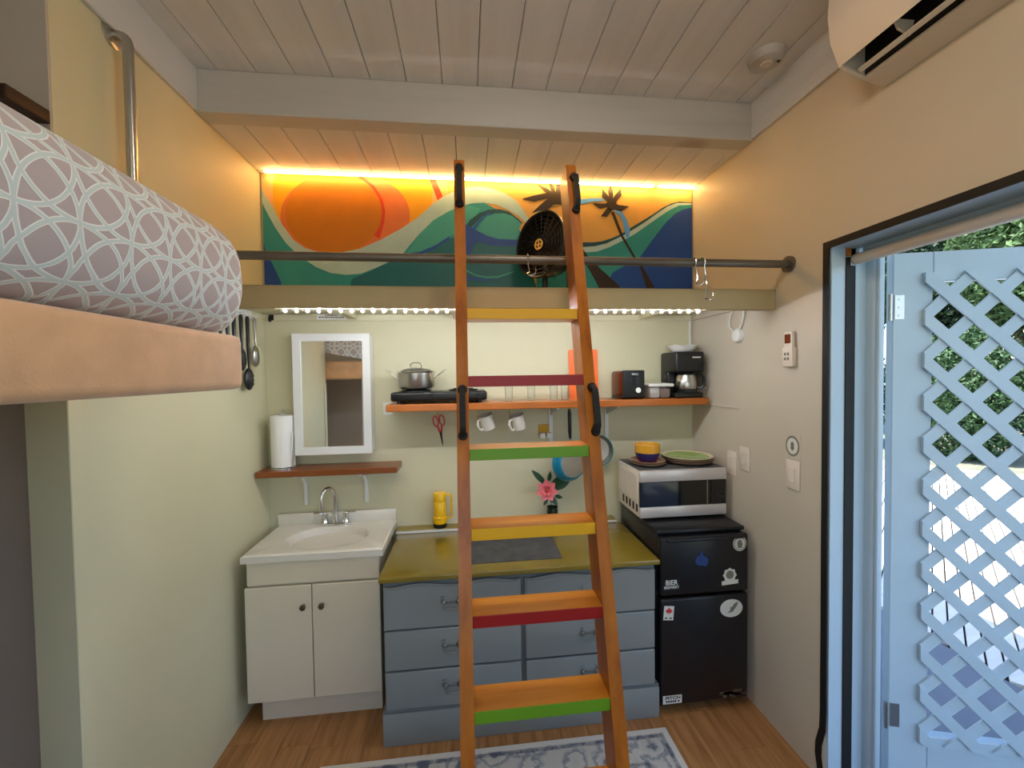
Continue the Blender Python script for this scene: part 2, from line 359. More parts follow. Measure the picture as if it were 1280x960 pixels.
# ceiling of boards
ce = struct(box(XA, XR+.15, YN, YB, ZT+.016, ZT+.1).make('ceiling', 'gap'), 'whitewashed tongue and groove board ceiling with a cross beam', 'ceiling')
bw = .153; x = -.85-bw*9
pf = pr_ = None
while x < XR:
    x0, x1 = max(x, XA), min(x+bw, XR)
    if x1-x0 > .03:
        full = abs((x1-x0)-bw) < 1e-6
        if full and pf: share(pf, 'ceiling_board', (x0+bw/2, (YN+YC+.02)/2, ZT), ce)
        else:
            o = box(x0+.0012, x1-.0012, YN, YC+.02, ZT, ZT+.016, .003, 1).make('ceiling_board', 'ceil', ce, smooth=False)
            if full: pf = o
    x += bw
x = -.799-bw*3
box(XL, XR, YC+.06, YB, ZC+.016, ZC+.03).make('board_backing', 'gap', ce)
while x < XR:
    x0, x1 = max(x, XL), min(x+bw, XR)
    if x1-x0 > .02:
        full = abs((x1-x0)-bw) < 1e-6
        if full and pr_: share(pr_, 'ceiling_board', (x0+bw/2, (YC+.06+YB)/2, ZC), ce)
        else:
            o = box(x0+.0012, x1-.0012, YC+.06, YB, ZC, ZC+.016, .003, 1).make('ceiling_board', 'ceil', ce, smooth=False)
            if full: pr_ = o
    x += bw
box(XL, XR, YC, YC+.09, ZC-.004, ZT, .003, 1).make('cross_beam', 'ceilbeam', ce, smooth=False)
struct(box(XL, XL+.016, 1.24, YC, ZC, ZT, .002, 1).make('trim_1', 'ceil'), 'whitewashed frieze board along the top of the left wall', 'trim')
struct(box(XR-.016, XR, -1.2, YC, ZC, ZT, .002, 1).make('trim_2', 'ceil'), 'whitewashed frieze board above the doorway wall', 'trim')
struct(box(XL-.002, XL+.006, 1.2396, 1.283, 0, 1.595, .002, 1).make('trim_3', 'sage'), 'narrow corner trim strip at the end of the left wall', 'trim')
struct(box(XL, XR, YB-.019, YB, 1.955, 1.99, .002, 1).make('trim_4', 'sage'), 'sage ledger board under the loft on the back wall', 'trim')
struct(box(XR-.02, XR, 1.75, YB-.02, 1.955, 1.99, .002, 1).make('trim_5', 'cream'), 'cream ledger board under the loft on the right wall', 'trim')
struct(box(XR-.003, XR, 1.925, YB, 1.449, 1.457).make('trim_6', 'putty'), 'thin panel joint strip on the right wall', 'trim')

# doorway
dj = B().box(XR+.004, XR+.152, 1.41, YO, 0, 2.11).box(XR+.004, XR+.152, YO2, 1.41, 2.11, ZO).box(XR+.004, XR+.152, YO2, YO2+.015, 0, 2.11)
tr = struct(dj.make('trim_7', 'vinyl'), 'white vinyl door jamb lining the doorway', 'trim')
struct(B().box(1.532, 1.575, 1.375, 1.43, 0, 2.10, .014, 3).box(1.536, 1.56, 1.362, 1.376, 0, 2.10, .005, 2).make('trim_8', 'vinyl'), 'rounded white outer door casing beside the hinges', 'trim')
pts = [(1.414, 2.11), (1.414, .3), (1.417, .22), (1.434, .15), (1.436, .10), (1.424, .03), (1.416, 0)]
outer = [(y+.026, z) for y, z in pts]; outer[0] = (1.44, 2.136)
tp = B().prism(pts+outer[::-1], 'YZ', XR-.005, XR)
tp.prism([(1.414, 2.11), (1.44, 2.136), (YO2-.02, 2.136), (YO2-.02, 2.11)], 'YZ', XR-.005, XR)
struct(tp.make('trim_9', 'blackm', smooth=False), 'black fabric tape edging around the doorway', 'trim')
t10 = struct(box(1.443, 1.482, 1.4055, 1.4095, 0, 2.075).make('trim_10', 'blackm'), 'black fastening strip running down the white door jamb', 'trim')
box(1.443, 1.482, 1.404, 1.4095, 2.078, 2.108, .001, 1).make('end_block', 'shelfw', t10)
rs = thing('roller_shade', (1.479, .96, 2.03), 'rolled up off-white roller shade across the top of the doorway', 'shade')
B().cyl((1.479, 1.40, 2.066), (1.479, .53, 2.066), .021).make('roll', 'acw', rs)
for y in (1.407, .525): B().box(1.46, 1.498, y-.003, y+.003, 2.042, 2.11, .002, 1).make('bracket', 'vinyl', rs)
box(1.500, 1.503, .54, 1.395, 2.062, 2.11).make('valance', 'vinyl', rs)

# lattice door, swung open outwards about its hinges
HP = Vector((1.565, 1.372, 0)); DD = Vector((.96, -.28, 0)).normalized(); DN = Vector((DD.y, -DD.x, 0))   # DN points towards the room side
if DN.y > 0: DN = -DN
MD = Matrix(((DD.x, DN.x, 0, HP.x), (DD.y, DN.y, 0, HP.y), (0, 0, 1, 0), (0, 0, 0, 1)))
door = thing('door_1', HP+Vector((0, 0, .06)), 'white lattice door swung open outside the doorway', 'door', kind='structure')
def dbox(name, m, d0, d1, n0, n1, z0, z1, par=None, bev=.003):
    b = B(); b.M = MD; return b.box(d0, d1, n0, n1, z0, z1, bev, 1).make(name, m, par or door)
DW = .84
dbox('stile', 'vinyl', .03, .160, -.036, 0, .06, 2.078); dbox('stile', 'vinyl', DW-.115, DW, -.036, 0, .06, 2.078)
dbox('rail', 'vinyl', .160, DW-.115, -.036, 0, 1.968, 2.078); dbox('rail', 'vinyl', .160, DW-.115, -.036, 0, .06, .245)
def clip(poly, inside, inter):
    out = []
    for i in range(len(poly)):
        a, b = poly[i-1], poly[i]
        if inside(b):
            if not inside(a): out.append(inter(a, b))
            out.append(b)
        elif inside(a): out.append(inter(a, b))
    return out
def cliprect(poly, x0, x1, y0, y1):
    for k, v, sg in ((0, x0, 1), (0, x1, -1), (1, y0, 1), (1, y1, -1)):
        def it(a, b, k=k, v=v):
            f = (v-a[k])/(b[k]-a[k]); return (a[0]+(b[0]-a[0])*f, a[1]+(b[1]-a[1])*f)
        poly = clip(poly, lambda p, k=k, v=v, sg=sg: (p[k]-v)*sg >= 0, it)
        if len(poly) < 3: return []
    return poly
LX0, LX1, LZ0, LZ1 = .126, DW-.1, .215, 2.0
hw = .02*math.sqrt(2); pitch = .1575
for sgn, n0, n1 in ((1, .0075, .014), (-1, .0005, .0072)):
    c = -1.0
    while c < 3.4:
        # line z = c - sgn*(d-LX0)
        q = [(-1, c+hw-sgn*(-1-LX0)), (-1, c-hw-sgn*(-1-LX0)), (3, c-hw-sgn*(3-LX0)), (3, c+hw-sgn*(3-LX0))]
        q = cliprect(q, LX0, LX1, LZ0, LZ1)
        if len(q) >= 3:
            b = B(); b.M = MD; b.prism(q, 'XZ', n0, n1).make('lattice_slat', 'vinyl', door, smooth=False)
        c += pitch
for z in (1.877, .316):
    b = B(); b.M = MD; b.box(.035, .066, 0, .003, z-.045, z+.045).cyl((.018, .006, z-.05), (.018, .006, z+.05), .006, seg=10)
    for q in (-.03, 0, .03): b.cyl((.05, .003, z+q), (.05, .0045, z+q), .004, seg=8)
    h = b.make('hinge', 'steel', door)
# unseen roof eave added to keep sun off the door and porch
struct(box(1.54, 2.35, -2.2, 3.4, 2.62, 2.72).make('eave', 'putty'), 'roof eave added outside above the doorway for shade', 'roof')

# ================================================================== loft
lo = thing('loft_platform', (.14, 2.02, 1.919), 'shallow storage loft platform with khaki painted front beam', 'loft')
box(XL, XR, 1.685, 1.723, 1.919, 2.009, .003, 1).make('front_beam', 'beamp', lo, smooth=False)
for i in range(6):
    y0 = 1.724+i*.107
    box(XL, XR, y0, y0+.105, 1.991, 2.005, .002, 1).make('deck_board', 'sage', lo, smooth=False)
for xx in (-.62, -.05, .55, 1.05): box(xx-.019, xx+.019, 1.9, 2.34, 1.962, 1.991).make('joist', 'sage', lo, smooth=False)
# mural board and its painted fields
YM = YB-.012
mu = tag(box(XL+.012, XR-.008, YM, YB-.001, 2.06, ZC-.002).make('mural_board', 'mu_sky', smooth=False), 'painted mural of orange sun, teal waves and palm trees above the loft', 'mural')
MX0, MX1, MZ0, MZ1 = XL+.013, XR-.009, 2.061, ZC-.003
layer = [0]
def paint(name, m, pts, crop):
    ox, oy, k = crop; layer[0] += 1; y = YM-.00015*layer[0]
    q = []
    for a, b in pts:
        P = on('Y', YM, ox+a*k, oy+b*k); q.append((P.x, P.z))
    q = cliprect(q, MX0, MX1, MZ0, MZ1)
    if len(q) < 3: return
    B().prism(q, 'XZ', y, YM+.001).make(name, 'mu_'+m, mu, smooth=False)
CA = (320, 210, 240/1280); CB = (560, 220, 180/1234); CC = (700, 220, 180/1234)
def ell(cx, cy, rx, ry, n=40): return [(cx+rx*math.cos(i*2*PI/n), cy+ry*math.sin(i*2*PI/n)) for i in range(n)]
paint('halo', 'peach', ell(640, 150, 640, 560), CA)
paint('halo', 'yellow', ell(645, 150, 535, 470), CA)
paint('red_stripe', 'red', [(1145, 60), (1190, 60), (1245, 190), (1210, 215), (1170, 110)], CA)
paint('halo', 'coral', ell(595, 320, 432, 300), CA)
paint('red_crescent', 'red', [(600, 50), (700, 50), (790, 120), (845, 210), (862, 290), (855, 360), (825, 470), (500, 300)], CA)
paint('sun', 'sun', ell(518, 300, 322, 272), CA)
# sea, left
paint('sea', 'teal', [(0, 60), (20, 130), (60, 230), (120, 330), (200, 450), (280, 540), (400, 610), (600, 640), (800, 600), (950, 520), (1080, 400), (1180, 310), (1290, 240), (1400, 210), (1500, 220), (1650, 300), (1750, 400), (1800, 500), (1850, 900), (0, 900)], CA)
paint('dark_sea', 'deep', [(760, 690), (900, 620), (1100, 590), (1280, 470), (1700, 420), (1800, 560), (1900, 900), (600, 900), (640, 740)], CA)
paint('dark_wedge', 'navy', [(0, 300), (22, 380), (65, 555), (110, 640), (160, 745), (220, 900), (0, 900)], CA)
paint('light_wave', 'mid', [(1010, 565), (1080, 455), (1180, 345), (1290, 285), (1420, 250), (1500, 270), (1400, 400), (1290, 460), (1200, 515), (1100, 552)], CA)
paint('foam', 'pale', [(0, 40), (20, 90), (60, 180), (110, 260), (170, 370), (250, 480), (330, 535), (430, 565), (560, 565), (690, 540), (830, 480), (960, 410), (1080, 330), (1180, 240), (1280, 175),
      (1340, 150), (1420, 128), (1490, 126), (1580, 140), (1660, 170), (1740, 225), (1790, 290), (1830, 360), (1795, 360), (1750, 320), (1680, 280), (1600, 245), (1520, 232), (1440, 236), (1360, 258), (1280, 292),
      (1180, 350), (1080, 450), (980, 570), (880, 630), (790, 670), (700, 705), (600, 712), (500, 700), (400, 660), (280, 580), (200, 500), (130, 400), (60, 270), (20, 180), (0, 120)], CA)
paint('navy_sliver', 'navy', [(990, 574), (1100, 558), (1200, 513), (1290, 455), (1290, 478), (1180, 545), (1090, 580)], CA)  # thin navy sliver of mural paint below the foam
paint('curl', 'line', [(145, 440), (190, 375), (270, 318), (350, 288), (440, 284), (520, 305), (600, 365), (640, 405), (600, 420), (450, 330), (300, 340), (200, 440)], CB)
paint('curl', 'mid', [(245, 475), (290, 400), (340, 345), (400, 322), (480, 320), (550, 342), (628, 408), (600, 480), (580, 548), (480, 550), (380, 532), (310, 502)], CB)
paint('curl', 'blue', [(230, 470), (265, 410), (325, 345), (380, 318), (340, 318), (280, 365), (220, 435), (200, 455)], CB)
paint('swoosh', 'navy', [(130, 405), (200, 440), (260, 475), (340, 515), (430, 540), (600, 548), (600, 600), (450, 602), (350, 592), (262, 562), (222, 592), (185, 690), (140, 700), (100, 540)], CB)
paint('ripple', 'mid', [(150, 800), (240, 846), (330, 862), (430, 858), (560, 815), (560, 828), (430, 872), (330, 876), (240, 860), (150, 815)], CB)
paint('ripple', 'blue', [(140, 850), (240, 872), (330, 884), (430, 882), (330, 900), (220, 895), (140, 888)], CB)
# sea, right
paint('sea', 'line', [(-200, 560), (100, 565), (190, 570), (280, 570), (360, 560), (440, 535), (520, 500), (600, 448), (700, 388), (800, 326), (880, 272), (950, 237), (1020, 220), (1130, 228), (1130, 1100), (-200, 1100)], CC)
paint('foam', 'pale', [(-100, 610), (200, 610), (300, 603), (400, 578), (500, 530), (560, 500), (640, 452), (740, 388), (830, 322), (920, 262), (1000, 232), (1130, 235), (1130, 262), (1020, 265), (930, 310), (840, 368), (740, 438), (640, 510), (540, 565), (430, 618), (320, 655), (200, 660), (-100, 640)], CC)
paint('sea', 'teal', [(-200, 655), (200, 658), (320, 648), (430, 608), (540, 553), (640, 498), (740, 428), (840, 358), (930, 298), (1020, 253), (1130, 248), (1130, 1100), (-200, 1100)], CC)
paint('deep_water', 'navy', [(1130, 272), (1050, 288), (980, 328), (900, 408), (820, 508), (740, 620), (680, 700), (560, 765), (450, 830), (430, 870), (480, 1100), (1130, 1100)], CC)
paint('loop', 'lblue', [(150, 205), (280, 190), (370, 195), (380, 215), (280, 222), (150, 250)], CC)
paint('loop', 'lblue', [(470, 285), (530, 308), (575, 380), (597, 460), (590, 535), (565, 530), (550, 470), (540, 400), (510, 340), (462, 302)], CC)
paint('palm_trunk', 'palm', [(436, 310), (462, 310), (540, 515), (640, 685), (720, 800), (800, 940), (840, 1100), (800, 1100), (730, 940), (690, 800), (618, 690), (520, 520)], CC)
paint('palm_trunk', 'palm', [(100, 520), (200, 635), (240, 690), (350, 800), (500, 935), (600, 1100), (400, 1100), (320, 935), (240, 790), (120, 620)], CC)
for lf in ([(430, 262), (345, 282), (280, 235), (380, 238), (440, 225)], [(440, 225), (500, 250), (588, 262), (520, 305), (440, 285)], [(420, 255), (350, 345), (402, 350), (450, 290)], [(425, 240), (360, 180), (362, 110), (405, 165), (440, 215)],
           [(425, 230), (412, 130), (430, 80), (452, 130), (455, 225)], [(440, 225), (470, 165), (518, 108), (525, 170), (470, 235)], ell(440, 245, 42, 42, 14)):
    paint('palm_frond', 'palm', lf, CC)
for lf in ([(640, 195), (740, 168), (870, 142), (900, 175), (830, 195), (740, 218)], [(720, 315), (800, 240), (870, 185), (950, 165), (980, 250), (910, 240), (860, 285)], [(770, 75), (840, 105), (920, 160), (880, 165), (820, 125)],
           [(865, 60), (905, 90), (930, 170), (890, 150)], [(930, 60), (980, 90), (960, 170), (920, 165)], ell(925, 190, 55, 55, 14)):
    paint('palm_frond', 'palm', lf, CB)
# warm LED strip over the mural
ls = thing('led_strip', (.1, YM-.02, ZC-.016), 'glowing warm LED strip along the ceiling above the mural', 'light strip')
for x0, x1 in ((XL+.045, 1.115), (1.145, XR-.012)):
    box(x0, x1, YM-.042, YM-.030, ZC-.0125, ZC-.003).make('diffuser', 'led_warm', ls)
    box(x0-.005, x1+.004, YM-.045, YM-.026, ZC-.0029, ZC-.0004).make('channel', 'white', ls)
# cool LED strip under the loft
lc = thing('led_strip', (.15, 1.7264, 1.9095), 'white LED strip of bright dots under the loft beam', 'light strip')
box(-.735, 1.05, 1.7232, 1.7242, 1.9145, 1.927).make('tape', 'white', lc)
d0 = None
for i in range(42):
    xx = -.72+i*.0428
    if d0 is None: d0 = box(xx-.004, xx+.004, 1.7243, 1.7285, 1.9095, 1.9165).make('diode', 'led_cool', lc)
    else: share(d0, 'diode', (xx, 1.7264, 1.9095), lc)

# closet pole in front of the loft
rd = thing('closet_pole', (.14, 1.6085, 2.08), 'grey metal pipe rail spanning the room before the loft', 'pole')
B().cyl((XL+.004, 1.6085, 2.1004), (XR-.004, 1.6085, 2.1004), .0165).make('pipe', 'pipe', rd)
for xa, xb in ((XL, XL+.012), (XR-.012, XR)): B().cyl((xa, 1.6085, 2.1004), (xb, 1.6085, 2.1004), .034).make('flange', 'pipe', rd)
def shook(xx, label, L=.12):
    p = [(xx, 1.6085-.021*math.cos(a), 2.1004+.021*math.sin(a)) for a in [PI*(-.25)+PI*1.25*(1-i/8) for i in range(9)]]
    p += [(xx+.004, 1.583, 2.075-L*.5)]+[(xx+.01+.02*math.sin(a), 1.58, 2.1004-L+.012-.02*math.cos(a)) for a in [-.9+i*.5 for i in range(7)]]
    tag(B().tube(p, .0028, 6).make('pole_hook', 'chrome'), label, 'hook', 'hooks on the pipe rail')
shook(.945, 'thin chrome hook on the pipe rail near the right wall', .09)
shook(.985, 'chrome hook hanging lower off the pipe rail end', .15)
shook(.247, 'small curled chrome hook on the pipe rail before the fan', .06)

# black fan on the loft
fc = Vector((.375, 2.05, 2.302)); fn = Vector((-.80, -.60, .02)).normalized()
fan = thing('fan', (.45, 2.09, 2.005), 'black turbo fan with gold hub ring on the loft', 'fan')
zq = fn.to_track_quat('Z', 'Y').to_matrix().to_4x4(); MF = Matrix.Translation(fc) @ zq
b = B(); b.M = MF; b.lathe([(.04, -.17), (.105, -.165), (.14, -.13), (.162, -.04), (.168, 0), (.163, .004), (.155, -.002), (.15, -.04), (.12, -.11), (.03, -.12)], seg=40).make('housing', 'black', fan)
b = B(); b.M = MF
for r in (.045, .065, .085, .105, .125, .145): b.tube([(r*math.cos(a), r*math.sin(a), -.004) for a in [k*2*PI/32 for k in range(32)]], .0018, 5, True)
for k in range(20):
    a = k*2*PI/20; b.tube([(.03*math.cos(a), .03*math.sin(a), -.006), (.157*math.cos(a+.25), .157*math.sin(a+.25), -.008)], .0018, 5)
b.make('grille', 'black', fan)
b = B(); b.M = MF
for k in range(5):
    a = k*2*PI/5; pts = [(.03*math.cos(a), .03*math.sin(a), -.05), (.14*math.cos(a-.25), .14*math.sin(a-.25), -.07), (.145*math.cos(a+.35), .145*math.sin(a+.35), -.045), (.03*math.cos(a+.5), .03*math.sin(a+.5), -.04)]
    b.rings([pts, [(x, y, z-.003) for x, y, z in pts]])
b.make('blades', 'blackm', fan)
b = B(); b.M = MF; hub = b.lathe([(.001, 0), (.03, .002), (.034, -.004), (.034, -.03)], seg=28).make('hub', 'black', fan)
b = B(); b.M = MF; b.tube([(.024*math.cos(a), .024*math.sin(a), .003) for a in [k*2*PI/28 for k in range(28)]], .0042, 8, True)
b.box(-.003, .003, -.022, .022, .002, .005); b.box(-.022, .022, -.003, .003, .002, .005); b.make('emblem', 'goldp', hub)
b = B().box(.36, .56, 2.00, 2.18, 2.0055, 2.03, .01).box(.40, .425, 2.07, 2.11, 2.03, 2.24, .006).box(.53, .555, 2.07, 2.11, 2.03, 2.24, .006); b.make('stand', 'black', fan)

# ================================================================== bed
bx1 = -.617
bed = thing('raised_bed', (-1.3, .4, 1.61), 'raised bed with tan suede upholstered frame in the alcove', 'bed')
box(XA+.005, bx1, -.9, 1.212, 1.618, 1.766, .022, 4).make('frame', 'tan', bed)
box(-1.0, -.98, -.9, .62, 0, 1.62).make('light_blocker', 'putty', bed)  # unseen panels added below the bed to block light and darken it
box(XA+.005, -1.0, .60, .62, 0, 1.62).make('light_blocker', 'putty', bed)
def mattress():
    bm = bmesh.new(); uv = bm.loops.layers.uv.new('UVMap')
    X0, X1, Y0, Y1, Z0, Z1 = XA+.03, -.602, -.9, 1.226, 1.768, 2.075
    # cross section in X-Z on the room side: rounded, bulging
    prof = []
    cx = X1-.15
    for i in range(8): prof.append((X0+(cx-X0)*i/8, Z1+.004*math.sin(i)))
    for i in range(13):
        a = PI/2-i*(PI*.5)/12; prof.append((cx+.15*math.cos(a)**.85 if math.cos(a) > 0 else cx, Z1-.13+.13*math.sin(a)))
    prof += [(X1+.002, Z1-.16), (X1+.001, Z1-.19), (X1-.004, Z1-.22), (X1-.014, Z1-.25), (X1-.032, Z1-.275), (X1-.055, Z1-.292), (X1-.085, Z0+.003), (X1-.13, Z0)]
    L = [0]
    for i in range(1, len(prof)): L.append(L[-1]+math.dist(prof[i], prof[i-1]))
    ys = [Y0+i*.06 for i in range(int((Y1-.11-Y0)/.06)+1)]
    rows = [(y, 0) for y in ys]+[(Y1-.07*(1-math.sin(a)), a) for a in [PI*.5*i/9 for i in range(10)]]
    zc = (Z0+Z1)/2; grid = []
    for y, a in rows:
        k = math.cos(a); r = []
        for j, (x, z) in enumerate(prof):
            sh = .09*(1-k**.6) if a else 0
            zz = Z0+.012+(z-Z0-.012)*(1-.20*(sh/.09)) if a else z
            xx = x-sh*.9*max(0, (x-(X1-.3))/.3) if x > X1-.3 else x
            wr_ = .004*math.sin(y*37+j)*max(0, 1-abs(z-(Z0+.03))/.06)
            r.append((bm.verts.new((xx+wr_, y, zz)), y+sh*.6, L[j]))
        grid.append(r)
    for i in range(len(grid)-1):
        for j in range(len(prof)-1):
            q = [grid[i][j], grid[i+1][j], grid[i+1][j+1], grid[i][j+1]]
            f = bm.faces.new([v[0] for v in q])
            for lp, v in zip(f.loops, q): lp[uv].uv = (v[1], v[2])
    # end cap and bottom
    last = grid[-1]; yc = Y1
    n = len(prof)
    f = bm.faces.new([v[0] for v in last])
    for lp in f.loops: lp[uv].uv = (lp.vert.co.x, lp.vert.co.z)
    f = bm.faces.new([v[0] for v in grid[0]][::-1])
    bt = [(grid[i][0], grid[i+1][0], grid[i+1][-1], grid[i][-1]) for i in range(len(grid)-1)]
    for q in bt: bm.faces.new([v[0] for v in q][::-1])
    b = B(); b.bm.free(); b.bm = bm
    return b
mt = mattress().make('mattress', 'sheet', ang=80); tag(mt, 'thick mattress in grey sheet with pale blue circle trellis pattern', 'mattress')
tag(box(-1.62, -1.094, 1.125, 1.2335, 2.334, 2.37, .003, 1).make('wall_shelf', 'darkwood'), 'dark walnut wooden ledge fixed to the wall over the bed', 'shelf')

# grab bar
gb = thing('grab_bar', (XL, 1.45, 2.05), 'chrome grab bar mounted upright on the left wall', 'grab bar')
gx, gy = XL+.046, 1.44
pth = [(XL+.004, gy, 2.735), (XL+.02, gy, 2.735)]+[(XL+.02+.026*math.sin(a), gy, 2.709+.026*math.cos(a)) for a in [PI/2*i/6 for i in range(1, 7)]]+[(gx, gy, 2.6), (gx, gy, 2.1)]+[(XL+.02+.026*math.cos(a), gy, 2.09-.026*math.sin(a)) for a in [PI/2*i/6 for i in range(1, 7)]]+[(XL+.004, gy, 2.064)]
B().tube(pth, .0145, 14).make('bar', 'steel', gb)
for z in (2.735, 2.064): B().tube([(XL, gy, z), (XL+.004, gy, z), (XL+.009, gy, z)], [.038, .037, .028], 24).make('flange', 'steel', gb)

# ================================================================== ladder
LX, LW, RT = 0.004, .39, .039
sl_ = .262; ly0 = 1.408-sl_*1.876
cosl = 1/math.hypot(1, sl_); upv = Vector((0, sl_*cosl, cosl)); nb = Vector((0, cosl, -sl_*cosl))
lad = thing('loft_ladder', (LX+LW/2, ly0+.05, .013), 'varnished wooden loft ladder with yellow, red and green step edges', 'ladder')
def lrail(x0, x1):
    zt = 2.455; d = .103
    pts = []
    top = Vector((0, ly0+sl_*zt, zt)); tb = top+nb*d
    hb = d/cosl   # horizontal depth
    pts = [(ly0+sl_*.013, .013), (ly0+sl_*.013+hb, .013), (tb.y, tb.z), (top.y, top.z)]
    return B().prism(pts, 'YZ', x0, x1)
lrail(LX-RT, LX).make('rail', 'ladz', lad, smooth=False); lrail(LX+LW, LX+LW+RT).make('rail', 'ladz', lad, smooth=False)
cols = ['p_yel', 'p_red', 'p_grn']
for k in range(8):
    z1 = 1.876-.2324*k; th_ = .036
    yf = ly0+sl_*(z1-th_)+.012
    if z1 < .1: break
    tr_ = box(LX, LX+LW, yf, yf+.095, z1-th_, z1).make('tread', 'ladx', lad, smooth=False)
    pe = box(LX+.001, LX+LW-.001, yf-.0025, yf, z1-th_, z1, .001, 1).make('painted_edge', cols[k % 3], tr_, smooth=False)
    if k % 3 == 0: pe['label'] = 'yellow painted step edge'
    elif k % 3 == 1: pe['label'] = 'red painted step edge'
    else: pe['label'] = 'green painted step edge'
def handle(xc, z0, z1, label):
    def P(z, off): return Vector((xc, ly0+sl_*z, z))-nb*off
    def q(z, off): p = P(z, off); return (p.y, p.z)
    b = B()
    pr = [q(z0-.012, -.001), q(z0-.006, .016), q(z0+.014, .036), q(z0+.03, .039), q(z1-.03, .039), q(z1-.014, .036), q(z1+.006, .016), q(z1+.012, -.001), q(z1-.016, -.001), q(z1-.024, .025), q(z0+.024, .025), q(z0+.016, -.001)]
    b.prism(pr, 'YZ', xc-.0095, xc+.0095)
    for z in (z0, z1): b.tube([P(z, -.001), P(z, .012)], [.0165, .0135], 14)
    h = b.make('grab_handle', 'blackm', lad); h['label'] = label
handle(LX-RT/2, 2.272, 2.42, 'black grab handle'); handle(LX+LW+RT/2+.006, 2.262, 2.40, 'black grab handle')
handle(LX-RT/2, 1.455, 1.60, 'black grab handle'); handle(LX+LW+RT/2+.006, 1.455, 1.60, 'black grab handle')

# ================================================================== vanity
vx0, vx1, vy, vz = -1.048, -.413, 1.964, .829
va = thing('sink_vanity', (-.73, 2.16, 0), 'white bathroom vanity with two doors and moulded basin top', 'vanity')
box(vx0+.02, vx1-.02, 1.992, YB-.004, .12, .789, .002, 1).make('body', 'vanity', va, smooth=False)
box(vx0+.045, vx1-.03, 2.03, YB-.01, .0, .12).make('toe_kick', 'vanity', va, smooth=False)
box(vx0+.02, vx1-.02, 1.974, 1.9915, .682, .789, .003, 1).make('front_panel', 'vanity', va, smooth=False)
for x0, x1, kx in ((vx0+.008, -.7455, -.778), (-.7415, vx1-.018, -.695)):
    d = box(x0, x1, 1.973, 1.9915, .128, .672, .004, 2).make('cabinet_door', 'vanity', va, smooth=False)
    B().tube([(kx, 1.9735, .575), (kx, 1.962, .575), (kx, 1.957, .575), (kx, 1.950, .575), (kx, 1.948, .575)], [.006, .0055, .013, .0135, .008], 18).make('knob', 'bronze', d)
def basin_top():
    b = B(); n = 64; cx, cy, rx, ry = -.722, 2.158, .197, .142
    def rect(a, mx0, mx1, my0, my1):
        dx, dy = math.cos(a), math.sin(a); t = 9
        if dx > 1e-9: t = min(t, (mx1-cx)/dx)
        if dx < -1e-9: t = min(t, (mx0-cx)/dx)
        if dy > 1e-9: t = min(t, (my1-cy)/dy)
        if dy < -1e-9: t = min(t, (my0-cy)/dy)
        return cx+dx*t, cy+dy*t
    A = set(i*2*PI/n for i in range(n))
    for X_, Y_ in ((vx0, vy), (vx1, vy), (vx0, YB-.003), (vx1, YB-.003)): A.add(math.atan2(Y_-cy, X_-cx) % (2*PI))
    A = sorted(A); R = []
    e = .008
    R.append([rect(a, vx0, vx1, vy, YB-.003)+(vz-.038,) for a in A])
    R.append([rect(a, vx0, vx1, vy, YB-.003)+(vz-.007,) for a in A])
    R.append([rect(a, vx0+e, vx1-e, vy+e, YB-.003)+(vz,) for a in A])
    for k, dz in ((1.06, 0), (1.0, -.004), (.95, -.02), (.88, -.06), (.74, -.105), (.5, -.13), (.2, -.138), (.12, -.14)):
        R.append([(cx+rx*k*math.cos(a), cy+ry*k*math.sin(a), vz+dz) for a in A])
    b.rings(R); return b
tp = basin_top().make('basin_top', 'shell', va, ang=40)
box(vx0, vx1, YB-.024, YB-.002, vz-.001, vz+.062, .004, 2).make('backsplash', 'shell', va)
B().cyl((-.722, 2.158, vz-.1395), (-.722, 2.158, vz-.136), .022).make('drain', 'chrome', tp)
fa = thing('faucet', (-.735, 2.318, vz), 'chrome two-handle gooseneck faucet on the basin top', 'faucet')
B().box(-.815, -.655, 2.298, 2.338, vz, vz+.012, .006, 3).make('base_plate', 'chrome', fa)
gp = [(-.735, 2.318, vz+.012), (-.735, 2.318, vz+.05), (-.735, 2.318, vz+.14)]+[(-.735, 2.262+.056*math.cos(a), vz+.155+.056*math.sin(a)) for a in [PI*i/10 for i in range(1, 10)]]+[(-.735, 2.206, vz+.15), (-.735, 2.204, vz+.105)]
gp = [(x-(2.318-y)*.45, 2.318-(2.318-y)*.6, z) for x, y, z in gp]
B().tube(gp, [.017, .013, .0095]+[.0095]*9+[.010, .011], 14).make('spout', 'chrome', fa)
for s in (-1, 1):
    xx = -.735+s*.056
    h = B().lathe([(.02, .012), (.019, .02), (.011, .045), (.014, .058), (.012, .068), (.005, .072)], (xx, 2.318, vz), 18).make('valve', 'chrome', fa)
    B().tube([(xx, 2.318, vz+.064), (xx+s*.03, 2.312, vz+.068), (xx+s*.055, 2.308, vz+.07)], [.005, .0055, .0045], 10).make('lever', 'chrome', h)

